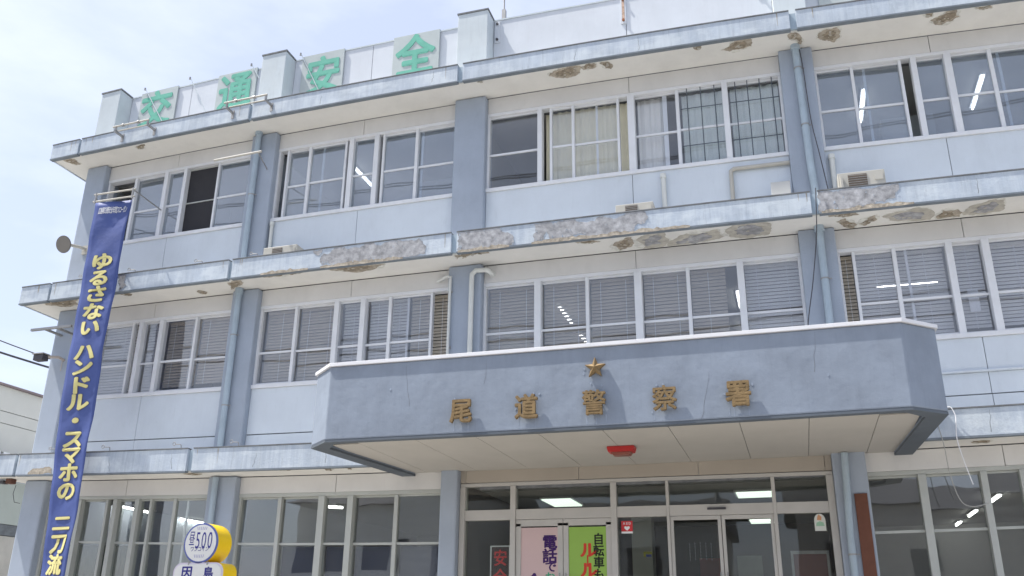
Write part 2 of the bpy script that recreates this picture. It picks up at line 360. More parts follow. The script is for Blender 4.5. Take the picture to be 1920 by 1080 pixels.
# roof sign boards and their characters
for (a, b, ch, cx, cw, cz, chh) in ((-13.57, -12.59, '交', -13.12, 0.88, 12.93, 1.00), (-11.53, -10.54, '通', -11.05, 0.86, 12.93, 1.0),
                           (-9.41, -8.40, '安', -8.88, 0.86, 12.86, 1.00), (-7.24, -6.19, '全', -6.73, 0.90, 12.90, 1.06)):
    s = thing('roof_sign', {'交': 'grey roof board with green character nearest the left end of the parapet', '通': 'grey roof board with green character just left of the second parapet post',
        '安': 'grey roof board with green character just right of the second parapet post', '全': 'grey roof board with the green roof-shaped character, rightmost of the four'}[ch], 'sign', ((a + b) / 2, 0.22, lens_bow_z(a, 12.1)), 'green character boards along the roof')
    part('board', MB().box(a, b, 0.205, 0.234, 12.0, PZ + 0.03), board_m, s, bevel=0.004)
    mb = MB(); put_glyph(mb, ch, cx, cz, 0.198, cw, chh, depth=0.005, bold=0.028)
    part('character', mb, green_m, s)
s = thing('roof_sign', 'red lettered board cut off by the top right edge of the photo', 'sign', (1.75, 0.22, 12.0), 'lettered boards')
part('board', MB().box(1.30, 2.25, 0.205, 0.234, 11.9, 12.9), board_m, s)
mb = MB(); put_glyph(mb, '一', 1.78, 12.33, 0.198, 0.85, 0.9, 0.005, 0.03); part('character', mb, mat('faded_red_paint', (0.5, 0.16, 0.15), 0.8, 0.1), s)

# ------------------------------------------------------------------ windows
def make_window(fl, x0, x1, items, glass, mframe=frame_m, z0=None, z1=None, y=0.05):
    """items: list of (kind, right edge, separator) ; kind glass/open/screen/dark ; separator post width>0, stile 's'"""
    z0 = z0 or SILL[fl]; z1 = z1 or HEAD[fl]; zm = MID[fl]
    fr = MB()
    fr.box(x0, x1, 0.0, 0.16, z1 - 0.035, z1 + 0.028).box(x0, x1, -0.035, 0.16, z0 - 0.043, z0 + 0.03)
    fr.box(x0, x0 + 0.045, 0.012, 0.16, z0 + 0.031, z1 - 0.036).box(x1 - 0.045, x1, 0.012, 0.16, z0 + 0.031, z1 - 0.036)
    wnd = part('window', fr, mframe, st, bevel=0.004)
    za, zb = z0 + 0.032, z1 - 0.037
    x = x0 + 0.046
    side = 0
    for it in items:
        kind, xr, sep = it[0], it[1], it[2]
        last = xr >= x1 - 0.02
        if last: xr = x1 - 0.046
        hw = (sep if isinstance(sep, float) else 0.045) / 2
        pr = xr - (0 if last else hw)
        yy = 0.075 + 0.03 * (side % 2); side += 1
        if kind in ('glass', 'screen', 'tall'):
            hz = 0.02 if kind == 'glass' else 0.012
            for ra, rb in ((zm - hz, zm + hz), (za, za + 0.045), (zb - 0.03, zb)):
                part('sash_rail', MB().box(x + 0.001, pr - 0.001, yy - 0.018, yy + 0.018, ra, rb), mframe if kind != 'screen' else frame2_m, wnd)
            gm_ = glass if kind != 'screen' else mat('insect_screen', (0.035, 0.035, 0.04), 0.8, 0.05)
            for low, (qa, qb) in enumerate(((za + 0.046, zm - 0.021), (zm + 0.021, zb - 0.031))):
                tl, tw = random.uniform(-0.0035, 0.0035), random.uniform(-0.004, 0.004)     # no two panes sit quite alike
                pb = MB().box(x + 0.001, pr - 0.001, yy - 0.002, yy + 0.002, qa, qb)
                pb.v = [(a, b + tl * (2 * (c - qa) / (qb - qa) - 1) + tw * (2 * (a - x) / (pr - x) - 1), c) for a, b, c in pb.v]
                g_ = frost_m if (gm_ is glass_up_m and low == 0) else gm_
                part('pane', pb, g_, wnd)
        for xi in it[3:]:
            part('inner_stile', MB().box(xi - 0.02, xi + 0.02, 0.125, 0.15, za, zb), frame_m, wnd)
        if not last:
            if isinstance(sep, float) and sep >= 0.08:
                part('mullion', MB().box(xr - hw, xr + hw, -0.015, 0.16, za, zb), mframe, wnd, bevel=0.005)
            else:
                part('stile', MB().box(xr - hw, xr + hw, 0.03, 0.13, za, zb), mframe, wnd)
        x = xr + hw
    return wnd
g3, g2, g1 = glass_up_m, glass_m, glass_low_m
make_window(3, -13.854, -10.194, [('open', -13.14, 0.06), ('glass', -12.33, 0.09), ('glass', -11.85, 0.08), ('screen', -11.05, 's'), ('glass', -10.194, 's')], g3)
make_window(3, -9.611, -5.654, [('open', -9.39, 's'), ('glass', -8.88, 0.06), ('glass', -8.06, 's', -8.61), ('open', -7.92, 0.10), ('glass', -7.36, 0.10), ('open', -7.22, 's'), ('glass', -6.5, 0.06), ('glass', -5.654, 's', -6.41)], g3)
make_window(3, -5.011, 0.483, [('glass', -3.96, 0.09), ('open', -3.75, 's'), ('glass', -3.32, 0.05), ('glass', -2.46, 's', -2.88), ('open', -2.21, 0.13), ('glass', -1.36, 0.06, -1.58, -1.62), ('glass', -0.5, 0.10), ('glass', 0.483, 's')], clear_up_m)
make_window(3, 1.048, 7.2, [('glass', 1.67, 0.05), ('glass', 2.45, 's', 1.87), ('open', 2.66, 0.09), ('glass', 3.19, 0.11), ('glass', 3.84, 0.06), ('glass', 4.7, 's', 3.98), ('glass', 5.6, 0.09), ('glass', 6.3, 's'), ('glass', 7.2, 's')], g3)
make_window(2, -13.854, -10.194, [('glass', -13.35, 's'), ('glass', -12.57, 's'), ('open', -12.35, 0.09), ('glass', -11.86, 0.09), ('glass', -11.07, 0.05), ('glass', -10.194, 's')], g2)
make_window(2, -9.611, -5.654, [('glass', -8.83, 0.06), ('glass', -7.95, 0.10), ('glass', -7.40, 0.10), ('glass', -6.86, 0.06), ('glass', -6.03, 's', -6.53), ('open', -5.654, 's')], g2)
make_window(2, -5.011, 0.483, [('glass', -4.0, 0.12), ('glass', -3.11, 0.06), ('glass', -2.21, 0.13), ('glass', -1.36, 0.06), ('glass', -0.49, 0.11), ('glass', 0.483, 's')], g2)
make_window(2, 1.048, 7.2, [('open', 1.30, 's'), ('glass', 1.91, 0.06), ('glass', 2.71, 0.10, 2.09), ('glass', 3.23, 0.11), ('glass', 4.1, 's'), ('glass', 5.0, 0.1), ('glass', 6.1, 's'), ('glass', 7.2, 's')], g2)
make_window(1, -13.854, -10.194, [('glass', -13.10, 0.08), ('glass', -12.50, 0.05), ('open', -12.28, 0.09), ('glass', -11.79, 0.09), ('glass', -11.51, 's'), ('glass', -10.98, 0.06), ('glass', -10.194, 's', -10.76)], g1, frame2_m)
make_window(1, -9.611, -5.654, [('glass', -8.78, 0.07), ('glass', -7.93, 0.12), ('glass', -7.37, 0.11), ('glass', -6.52, 0.07), ('glass', -5.654, 's')], g1, frame2_m)
make_window(1, 1.048, 7.2, [('glass', 1.83, 0.11), ('glass', 2.65, 0.09), ('glass', 3.16, 0.09), ('glass', 4.1, 's'), ('glass', 5.0, 0.1), ('glass', 6.1, 's'), ('glass', 7.2, 's')], g1, frame2_m)
# metal grilles outside the two right panes of the third-floor middle window
for x0, x1, lab in ((-1.30, -0.56, 'dark thin window grille over the second pane from the right of the top middle window'), (-0.42, 0.43, 'dark thin window grille beside the right column on the top floor')):
    g = thing('window_grille', lab, 'grille', ((x0 + x1) / 2, 0.03, 9.3), 'grilles on the top middle window')
    n = 3 if x0 < -1 else 4
    for k in range(n):
        xx = x0 + (x1 - x0) * (k + 0.5) / n
        part('bar', MB().tube([(xx, 0.030, 9.33), (xx, 0.030, 11.03)], 0.009, 6), dark_trim_m, g)
    for z in (9.78, 10.55):
        part('crossbar', MB().box(x0, x1, 0.040, 0.048, z - 0.008, z + 0.008), dark_trim_m, g)

# ------------------------------------------------------------------ venetian blinds of the first upper floor
def blind(x0, x1, zlo, zhi, m, label, tilt=1.25, pitch=0.062, y=0.24):
    b = thing('venetian_blind', label, 'blind', ((x0 + x1) / 2, y, lens_bow_z(x0, zlo)), 'venetian blinds behind the middle floor windows')
    mb = MB(); z = zlo; ca, sa = 0.029 * math.cos(tilt), 0.029 * math.sin(tilt)
    while z < zhi - 0.05:
        dz = random.uniform(-0.003, 0.003); s1_ = random.uniform(-0.004, 0.004)
        mb.raw([(x0, y - ca, z - sa + dz), (x1, y - ca, z - sa + dz + s1_), (x1, y + ca, z + sa + dz + s1_), (x0, y + ca, z + sa + dz),
                (x0, y - ca, z - sa + dz + 0.0015), (x1, y - ca, z - sa + dz + s1_ + 0.0015), (x1, y + ca, z + sa + dz + s1_ + 0.0015), (x0, y + ca, z + sa + dz + 0.0015)],
               [(0, 1, 2, 3), (7, 6, 5, 4), (0, 4, 5, 1), (2, 6, 7, 3), (1, 5, 6, 2), (0, 3, 7, 4)])
        z += pitch
    part('slats', mb, m, b, kind='stuff')
    part('head_rail', MB().box(x0, x1, y - 0.03, y + 0.03, zhi - 0.05, zhi), m, b)
    for q in (0.22, 0.78) if x1 - x0 > 0.7 else (0.5,):
        xx = x0 + (x1 - x0) * q
        part('ladder_cord', MB().box(xx - 0.004, xx + 0.004, y - 0.032, y - 0.028, zlo - 0.05, zhi - 0.051), white_m, b)
H2, L2 = 7.42, 5.90
blind(-13.80, -12.60, L2, H2, blind2_m, 'pale grey venetian blind in the middle floor window just right of the banner')
blind(-12.32, -11.90, L2, H2, blind2_m, 'narrow grey venetian blind between two thick posts right of the banner')
blind(-11.82, -11.09, 6.05, H2, blind_m, 'brown venetian blind lifted a little, fourth pane right of the banner')
blind(-11.05, -10.22, 6.08, H2, blind_m, 'brown venetian blind beside the downpipe, right of the banner')
blind(-9.55, -8.86, 6.02, H2, blind_m, 'brown venetian blind behind a slanted reflection, right of the second column')
blind(-8.81, -8.01, 5.95, H2, blind_m, 'brown venetian blind with bright tube glare, above the left end of the canopy')
blind(-7.89, -7.45, L2, H2, blind2_m, 'narrow grey venetian blind above the left part of the canopy')
blind(-7.34, -6.56, L2, H2, blind2_m, 'pale grey venetian blind third from the white drain pipe')
blind(-6.50, -5.70, L2, H2, blind_m, 'brown venetian blind seen through the open gap beside the thin white pipe')
blind(-4.96, -4.07, L2, H2, blind_m, 'brown venetian blind right beside the white bent drain duct')
blind(-3.93, -3.14, L2, H2, blind_m, 'brown venetian blind with a lamp behind it, second from the white drain duct')
blind(-3.08, -2.28, L2, H2, blind_m, 'brown venetian blind above the gold star emblem')
blind(-2.14, -1.39, L2, H2, blind_m, 'brown venetian blind just right of the thick mullion over the star')
blind(-1.33, -0.75, L2, H2, blind_m, 'brown venetian blind stopping short of its pane with a lit gap, over the canopy')
blind(-0.43, 0.44, L2, H2, blind2_m, 'pale grey venetian blind left of the right-hand column over the canopy')
blind(1.09, 1.28, L2, H2, blind_m, 'very narrow dark blind in the open gap right of the right-hand column')
blind(1.33, 2.64, L2 + 0.05, H2, blind2_m, 'wide grey venetian blind over the right end of the canopy')
blind(2.77, 3.17, 6.05, H2, blind2_m, 'narrow grey venetian blind with pale paper hanging on it')
blind(3.29, 5.0, 6.05, H2, blind2_m, 'wide grey venetian blind at the right edge of the photo')
single('paper_sheet', MB().box(2.90, 3.05, 0.195, 0.199, 6.28, 6.66), white_m, 'pale paper strip hanging in the narrow middle floor window at right', 'paper')

# top floor: cream curtains behind the middle window
def curtain(name, x0, x1, z0, z1, m, label, y=0.26):
    mb = MB(); n = max(6, int((x1 - x0) / 0.04)); v = []; f = []
    for k in range(n + 1):
        xx = x0 + (x1 - x0) * k / n; yy = y + 0.018 * math.sin(k * 1.7) + 0.01 * math.sin(k * 0.6)
        v += [(xx, yy, z0), (xx, yy, z1), (xx, yy + 0.003, z1), (xx, yy + 0.003, z0)]
    for k in range(n):
        a = 4 * k
        f += [(a, a + 4, a + 5, a + 1), (a + 3, a + 2, a + 6, a + 7), (a + 1, a + 5, a + 6, a + 2), (a, a + 3, a + 7, a + 4)]
    f += [(0, 1, 2, 3), (4 * n, 4 * n + 3, 4 * n + 2, 4 * n + 1)]
    mb.raw(v, f); single(name, mb, m, label, 'curtain', 'curtains behind the upper windows')
curtain('curtain', -3.90, -2.24, 9.38, 10.98, cream_board_m, 'cream curtain filling the middle of the top floor window above the peeling eave')
curtain('curtain', -2.12, -1.66, 9.38, 10.98, mat('pale_curtain', (0.80, 0.79, 0.76), 0.9, 0.05, 2), 'pale folded curtain just left of the window grilles')
curtain('curtain', -13.75, -12.0, 1.2, 2.9, mat('dull_green_curtain', (0.10, 0.12, 0.10), 0.9, 0.05, 2), 'dull dark curtain low behind the ground floor window right of the banner')
curtain('curtain', -1.30, -0.55, 9.38, 10.96, mat('grey_green_curtain', (0.62, 0.68, 0.66), 0.9, 0.05, 2), 'grey green curtain behind the left window grille')
curtain('curtain', -0.42, 0.42, 9.38, 10.96, MATS['grey_green_curtain'], 'grey green curtain behind the right window grille')
# navy boards behind the lower panes at ground floor
for x0, x1, lab in ((-9.55, -8.83, 'dark navy board behind the lower pane just right of the round yellow sign'), (-8.73, -8.0, 'dark navy board behind the second lower pane right of the round sign'),
                    (-7.86, -7.44, 'narrow navy board in the middle of the ground floor window left of the entrance'), (-7.30, -6.57, 'dark navy board behind the lower pane second from the entrance column'), (-6.47, -5.70, 'dark navy board behind the lower pane beside the entrance column')):
    single('window_board', MB().box(x0, x1, 0.20, 0.215, 1.3, 2.90), navy_m, lab, 'board', 'navy boards behind the ground floor window')

# ------------------------------------------------------------------ indoor lights
LG = 'ceiling lamps seen through the windows'
def tube_light(p0, p1, z, label):
    t = thing('ceiling_light', label, 'lamp', ((p0[0] + p1[0]) / 2, (p0[1] + p1[1]) / 2, z - 0.1), LG)
    (xa, ya), (xb, yb) = p0, p1
    hx, hy = (0.05, 0) if abs(yb - ya) > abs(xb - xa) else (0, 0.05)
    part('housing', MB().box(min(xa, xb) - hx, max(xa, xb) + hx, min(ya, yb) - hy, max(ya, yb) + hy, z - 0.035, z), white_m, t)
    part('tube', MB().tube([(xa, ya, z - 0.06), (xb, yb, z - 0.06)], 0.022, 8), tube_m, t)
for p0, p1, z, lab in [
    ((-8.52, 1.06), (-8.52, 2.2), 11.13, 'lit tube lamp behind the narrow pane, top floor left of the middle column'),
    ((1.95, 1.03), (1.95, 2.2), 11.13, 'lit tube lamp behind the top floor window just right of the right column'),
    ((3.93, 1.01), (3.93, 2.16), 11.13, 'lit tube lamp near the top right corner window'),
    ((-10.30, 1.71), (-10.30, 2.77), 7.58, 'lit tube lamp behind the blind right of the second column, middle floor'),
    ((-4.03, 1.72), (-4.03, 2.76), 7.58, 'lit tube lamp behind the brown blind right of the white duct, front one'),
    ((-4.03, 3.5), (-4.03, 4.5), 7.58, 'lit tube lamp behind the brown blind right of the white duct, farther one'),
    ((-0.62, 1.72), (-0.62, 2.74), 7.58, 'lit tube lamp in the blind gap over the canopy, front one'),
    ((-0.62, 3.45), (-0.62, 4.3), 7.58, 'lit tube lamp in the blind gap over the canopy, farther one'),
    ((1.82, 2.13), (2.83, 2.13), 7.58, 'lit tube lamp lying across the middle floor window at right'),
    ((-13.80, 1.9), (-13.90, 3.1), 3.93, 'lit tube lamp behind the ground floor window nearest the banner'),
    ((-14.0, 4.3), (-14.0, 5.3), 3.93, 'lit tube lamp right above the round yellow sign'),
    ((-11.5, 4.6), (-11.6, 5.8), 3.93, 'lit tube lamp through the second ground floor pane right of the round sign'),
    ((-9.2, 2.24), (-8.8, 2.5), 3.93, 'short lit tube lamp through the narrow ground floor pane left of the entrance'),
    ((3.50, 8.7), (3.50, 8.0), 3.93, 'distant lit tube lamp, lowest in the right ground floor window'),
    ((3.50, 6.9), (3.50, 5.95), 3.93, 'middle lit tube lamp in the right ground floor window'),
    ((3.54, 4.62), (3.54, 3.72), 3.93, 'nearest lit tube lamp in the right ground floor window')]:
    tube_light(p0, p1, z, lab)
for x0, x1, y0, y1, lab in ((-4.5, -3.95, 2.1, 3.1, 'square lit ceiling lamp above the posters, behind the entrance glass'), (-0.95, -0.35, 2.05, 2.7, 'square lit ceiling lamp at the right of the entrance transom'), (-0.95, -0.45, 6.3, 7.0, 'distant lit ceiling lamp seen through the right sliding door')):
    t = thing('ceiling_light', lab, 'lamp', (x0, y0, 3.85), 'square lamps in the entrance hall')
    part('frame', MB().box(x0 - 0.04, x1 + 0.04, y0 - 0.04, y1 + 0.04, 3.895, 3.93), white_m, t)
    part('diffuser', MB().box(x0, x1, y0, y1, 3.875, 3.894), lamp_m, t)

# ------------------------------------------------------------------ entrance
en = thing('entrance_front', 'silver framed glass entrance with sliding doors under the canopy', 'entrance', (-2.37, 0.05, 0))
E0, E1 = -5.34, 0.60
for a, b in ((E0 + 0.0, -5.25), (-5.244, -3.308), (-3.296, -1.386), (-1.374, 0.50), (0.508, E1)):
    part('header_panel', MB(False).box(a, b, 0.0, 0.02, 3.905, 4.15), mat('brushed_beige_metal', (0.40, 0.36, 0.31), 0.45, 0.06, 1.0, metal=0.15), en)
fr = MB(False)
fr.box(E0, E1, 0.0, 0.15, 3.84, 3.895)
for a, b in ((E0, -5.25), (-4.46, -4.37), (-2.79, -2.695), (0.50, E1)): fr.box(a, b, -0.012, 0.151, 0, 3.838)
fr.box(-1.91, -1.865, 0.0, 0.15, 0, 3.838); fr.box(-0.305, -0.25, 0.0, 0.15, 0, 3.838)
part('frame', fr, eframe_m, en, bevel=0.004)
for a, b in ((-5.249, -4.461), (-4.369, -2.791), (-2.694, -1.911), (-1.864, -0.306), (-0.249, 0.499)):
    part('transom_bar', MB(False).box(a, b, 0.005, 0.14, 3.29, 3.455), eframe_m, en, bevel=0.004)
    part('transom_pane', MB(False).box(a, b, 0.07, 0.075, 3.456, 3.839), entr_glass_m, en)
for a, b in ((-5.249, -4.461), (-2.694, -1.911), (-0.249, 0.499)):
    part('pane', MB(False).box(a, b, 0.07, 0.075, 0.1, 3.289), entr_glass_m, en)
for a, b, hs in ((-4.366, -3.582, 1), (-3.574, -2.794, -1), (-1.862, -1.09, 1), (-1.08, -0.308, -1)):
    d = MB(False); tp = 3.285; bw = 0.085 if a < -2 else 0.05
    d.box(a, b, 0.02, 0.06, tp - (0.105 if a < -2 else 0.06), tp).box(a, b, 0.02, 0.06, 0.03, 0.2)
    d.box(a, a + bw, 0.02, 0.06, 0.2, tp - 0.06).box(b - bw, b, 0.02, 0.06, 0.2, tp - 0.06)
    dr = part('door', d, eframe_m, en, bevel=0.003)
    part('door_glass', MB(False).box(a + bw, b - bw, 0.038, 0.042, 0.2, tp - 0.1), entr_glass_m, dr)
    hx = (b - 0.045) if hs > 0 else (a + 0.045)
    part('handle', MB(False).tube([(hx, -0.03, 2.45), (hx, -0.03, 1.9)], 0.012, 8), steel_m, dr)
part('door_sensor', MB(False).box(-1.28, -1.0, -0.03, 0.004, 3.37, 3.40), darkmetal_m, en)

# things on and behind the entrance glass
def poster(x0, x1, z0, z1, y, m, name, label, cat, texts, extra=None):
    p = thing(name, label, cat, ((x0 + x1) / 2, y, z0))
    part('sheet', MB(False).box(x0, x1, y, y + 0.002, z0, z1), m, p)
    for chs, x, z, ww, hh, step, tm, bold in texts:
        mb = MB(False)
        for k, ch in enumerate(chs): put_glyph(mb, ch, x, z - k * step, y - 0.0015, ww, hh, 0, bold)
        part('lettering', mb, tm, p)
    return p
ink = mat('dark_purple_ink', (0.05, 0.015, 0.12), 0.7, 0); ink2 = mat('black_ink', (0.015, 0.02, 0.015), 0.7, 0); redink = mat('red_ink', (0.55, 0.05, 0.03), 0.7, 0)
grn = mat('green_ink', (0.05, 0.35, 0.2), 0.7, 0)
poster(-4.28, -3.668, 1.6, 3.158, 0.0315, mat('pink_poster_paper', (0.56, 0.42, 0.42), 0.6, 0.03), 'poster', 'pink poster with purple brush lettering on the left door', 'poster',
       [('電話', -3.80, 2.93, 0.25, 0.235, 0.215, ink, 0.036), ('で', -3.785, 2.55, 0.20, 0.18, 0.2, ink, 0.03), ('お', -3.80, 2.39, 0.17, 0.17, 0.2, grn, 0.03), ('金', -4.06, 2.28, 0.36, 0.36, 0.3, ink, 0.03)])
poster(-3.487, -2.882, 1.6, 3.155, 0.0315, mat('green_poster_paper', (0.27, 0.45, 0.09), 0.6, 0.04), 'poster', 'green poster with black and red lettering on the second door', 'poster',
       [('自転車も', -3.005, 2.965, 0.18, 0.185, 0.178, ink2, 0.034), ('ル', -3.17, 2.80, 0.28, 0.25, 0.2, redink, 0.045), ('｜', -3.185, 2.63, 0.22, 0.17, 0.2, redink, 0.035), ('ル', -3.17, 2.50, 0.28, 0.25, 0.2, redink, 0.045), ('を', -3.2, 2.28, 0.2, 0.2, 0.2, ink2, 0.02)])
p = poster(-4.80, -4.50, 1.9, 2.872, 0.10, mat('dark_notice_board', (0.05, 0.03, 0.03), 0.5, 0.05), 'notice_board', 'framed dark board with red lettering behind the left entrance glass', 'notice',
       [('安全', -4.65, 2.70, 0.24, 0.27, 0.30, mat('bright_red_letters', (0.62, 0.04, 0.04), 0.5, 0), 0.02)])
fb = MB(False); fb.box(-4.82, -4.801, 0.085, 0.11, 1.9, 2.89).box(-4.499, -4.48, 0.085, 0.11, 1.9, 2.89).box(-4.801, -4.499, 0.085, 0.11, 2.873, 2.89)
part('frame', fb, frame_m, p)
p = thing('sticker', 'red square sticker with white letters and heart on the entrance glass', 'sticker', (-2.55, 0.068, 3.05))
part('sheet', MB(False).box(-2.64, -2.46, 0.066, 0.068, 3.075, 3.235), mat('sticker_red', (0.55, 0.04, 0.05), 0.5, 0), p)
part('white_strip', MB(False).box(-2.64, -2.46, 0.066, 0.068, 3.045, 3.074), white_m, p)
mb = MB(False)
for k, ch in enumerate('AED'): put_glyph(mb, ch, -2.595 + 0.045 * k, 3.20, 0.0645, 0.05, 0.055, 0, 0.03)
part('lettering', mb, white_m, p)
hp = [(-2.55 + 0.045 * 16 * math.sin(t) ** 3 / 16, 3.125 + 0.04 * (13 * math.cos(t) - 5 * math.cos(2 * t) - 2 * math.cos(3 * t) - math.cos(4 * t)) / 16) for t in [2 * math.pi * k / 20 for k in range(20)]]
part('heart', MB(False).prism(hp, 0.0638, 0.0652, 'y'), white_m, p)
p = thing('sticker', 'arched pale sticker with green and orange print at the right end of the entrance glass', 'sticker', (0.35, 0.068, 3.03))
ap = [(0.27, 3.03), (0.43, 3.03)] + [(0.35 + 0.08 * math.cos(t), 3.18 + 0.10 * math.sin(t)) for t in [math.pi * k / 10 for k in range(11)]]
part('sheet', MB(False).prism(ap, 0.066, 0.068, 'y'), mat('pale_sticker', (0.62, 0.64, 0.60), 0.5, 0), p)
part('green_print', MB(False).prism([(0.29, 3.10), (0.41, 3.10), (0.40, 3.15), (0.35, 3.17), (0.30, 3.15)], 0.0645, 0.0655, 'y'), mat('mint_print', (0.3, 0.5, 0.36), 0.5, 0), p)
part('orange_print', MB(False).prism([(0.31, 3.19), (0.37, 3.18), (0.38, 3.23), (0.34, 3.27), (0.32, 3.24)], 0.0645, 0.0655, 'y'), mat('orange_print', (0.6, 0.3, 0.15), 0.5, 0), p)
for x, z, lab in ((-2.35, 2.74, 'small yellow notice hanging inside left of the sliding doors'),):
    p = thing('notice', lab, 'notice', (x, 0.8, z)); part('sheet', MB(False).box(x - 0.07, x + 0.07, 0.8, 0.803, z, z + 0.085), mat('dull_yellow_card', (0.35, 0.33, 0.04), 0.6, 0.02), p)
    part('print', MB(False).box(x - 0.03, x + 0.06, 0.797, 0.7995, z, z + 0.04), mat('dull_blue_print', (0.06, 0.08, 0.3), 0.6, 0), p)
# indoor things of the hall
p = thing('display_case', 'dark red framed board standing inside the right entrance pane', 'display', (0.2, 1.1, 0))
part('panel', MB(False).box(-0.08, 0.42, 1.1, 1.13, 1.3, 2.78), mat('dark_red_panel', (0.14, 0.035, 0.03), 0.5, 0.1), p)
part('frame', MB(False).box(-0.12, -0.081, 1.08, 1.15, 0, 2.83).box(0.421, 0.46, 1.08, 1.15, 0, 2.83).box(-0.08, 0.42, 1.08, 1.15, 2.781, 2.83), steel_m, p)
p = thing('hanging_ornament', 'string of glittering silver tinsel strands hanging inside the sliding door', 'ornament', (-1.45, 0.7, 2.5))
for k in range(5):
    mb = MB(False); xx = -1.66 + k * 0.085; z = 2.96 - abs(k - 2) * 0.01
    for q in range(6):
        zz = z - q * 0.048; mb.raw([(xx - 0.008, 0.7, zz), (xx + 0.010, 0.71, zz - 0.02), (xx, 0.69, zz - 0.04), (xx - 0.004, 0.715, zz - 0.02)], [(0, 1, 2), (0, 2, 3), (0, 3, 1), (1, 3, 2)])
    part('strand', mb, mat('silver_foil', (0.8, 0.8, 0.8), 0.25, 0.1, metal=0.6), p)
p = thing('partition_screen', 'blue cloth screen standing in the hall behind the sliding doors', 'screen', (-1.0, 2.0, 0))
part('cloth', MB(False).box(-1.6, -0.4, 2.0, 2.04, 0.3, 2.35), mat('blue_screen_cloth', (0.04, 0.09, 0.17), 0.9, 0.1), p)
part('frame', MB(False).box(-1.66, -1.601, 1.98, 2.06, 0, 2.40).box(-0.399, -0.34, 1.98, 2.06, 0, 2.40).box(-1.6, -0.4, 1.98, 2.06, 2.351, 2.40), steel_m, p)

# ------------------------------------------------------------------ canopy
cn = part('canopy', MB(), None, st)
outer = [(-6.42, 0.0), (-6.707, -2.69), (-6.273, -3.09), (1.46, -3.09), (1.893, -2.69), (1.75, 0.0)]
inner = [(-6.17, 0.0), (-6.45, -2.60), (-6.19, -2.96), (1.38, -2.96), (1.64, -2.60), (1.50, 0.0)]
def ring(o_, i_, z0, z1):
    mb = MB(); n = len(o_)
    for k in range(n):
        pass
    v = [(x, y, z0) for x, y in o_] + [(x, y, z0) for x, y in i_] + [(x, y, z1) for x, y in o_] + [(x, y, z1) for x, y in i_]
    f = []
    for k in range(n - 1):
        f += [(k, k + 1, n + k + 1, n + k), (2 * n + k, 3 * n + k, 3 * n + k + 1, 2 * n + k + 1), (k, 2 * n + k, 2 * n + k + 1, k + 1), (n + k, n + k + 1, 3 * n + k + 1, 3 * n + k)]
    f += [(0, n, 3 * n, 2 * n), (n - 1, 3 * n - 1, 4 * n - 1, 2 * n - 1)] if False else [(0, n, 3 * n, 2 * n), (n - 1, 3 * n - 1, 4 * n - 1, 2 * n + n - 1)]
    return mb.raw(v, f)
# subdivide the long front so that it follows the bend added for the lens
def dens(p):
    q = []
    for a, b in zip(p[:-1], p[1:]):
        n = max(1, int(abs(b[0] - a[0]) / 1.3)) if abs(b[0] - a[0]) > 3 else 1
        for k in range(n): q.append((a[0] + (b[0] - a[0]) * k / n, a[1] + (b[1] - a[1]) * k / n))
    return q + [p[-1]]
od, idn = dens(outer), dens(inner)
part('rim', ring(od, idn, 4.085, 5.158), stucco_m, cn, bevel=0.02)
part('lower_edge', ring([(x, y + 0.004 if y < -0.1 else y) for x, y in od], idn, 4.051, 4.0845), dark_trim_m, cn)
co = [(-6.45, 0), (-6.738, -2.70), (-6.285, -3.12), (1.472, -3.12), (1.925, -2.70), (1.78, 0)]
ci = [(-6.20, 0.0), (-6.47, -2.58), (-6.20, -2.90), (1.39, -2.90), (1.66, -2.58), (1.53, 0.0)]
part('cap_flashing', ring(dens(co), dens(ci), 5.1585, 5.208), mat('white_flashing', (0.70, 0.71, 0.74), 0.5, 0.04, 3), cn, bevel=0.004)
part('roof_deck', MB().box(-6.1, 1.45, -2.9, -0.76, 4.75, 4.80), concrete_m, cn)
bx = [-6.40, -5.95, -5.05, -4.14, -3.24, -2.35, -1.478, -0.569, 0.286, 1.116, 1.60]
for a, b in zip(bx[:-1], bx[1:]):
    ya = -2.95 if (a > -6.2 and b < 1.4) else -2.62
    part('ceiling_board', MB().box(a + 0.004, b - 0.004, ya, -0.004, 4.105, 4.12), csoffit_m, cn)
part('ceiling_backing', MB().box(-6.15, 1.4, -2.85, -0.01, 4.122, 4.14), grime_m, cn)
# strip of wall between the entrance header and the canopy ceiling
part('wall_panel', MB().box(-5.011, 0.483, 0.021, 0.035, 3.9, 4.12), lintel_m, st)

# gold letters and star
lg = thing('building_sign', 'five raised gold characters along the blue canopy front', 'sign', (-2.36, -3.12, 4.2))
for ch, x in zip('尾道警察署', (-4.205, -3.285, -2.365, -1.45, -0.53)):
    mb = MB(); put_glyph(mb, ch, x, 4.385, -3.150, 0.325, 0.345, depth=0.022, bold=0.030 if ch not in '警察' else 0.018)
    o = part('letter', mb, bronze_m, lg)
    pn = MB()
    for dx in (-0.09, 0.09): pn.tube([(x + dx, -3.089, 4.37), (x + dx, -3.132, 4.37)], 0.006, 6)
    part('fixing_pin', pn, steel_m, o)
mb = MB(); v = []; f = []
for k in range(10):
    r_ = 0.145 if k % 2 == 0 else 0.062; t = math.pi / 2 + k * math.pi / 5
    v.append((-2.345 + r_ * math.cos(t), -3.145, 4.855 + r_ * math.sin(t)))
v.append((-2.345, -3.205, 4.855)); v += [(x, -3.10, z) for x, y, z in v[:10]]
for k in range(10):
    j = (k + 1) % 10; f += [(k, j, 10), (11 + k, 11 + j, j, k)]
f.append(tuple(range(20, 10, -1)))
mb.raw(v, f); single('star_emblem', mb, bronze_m, 'gold five pointed star emblem above the middle of the canopy lettering', 'emblem')
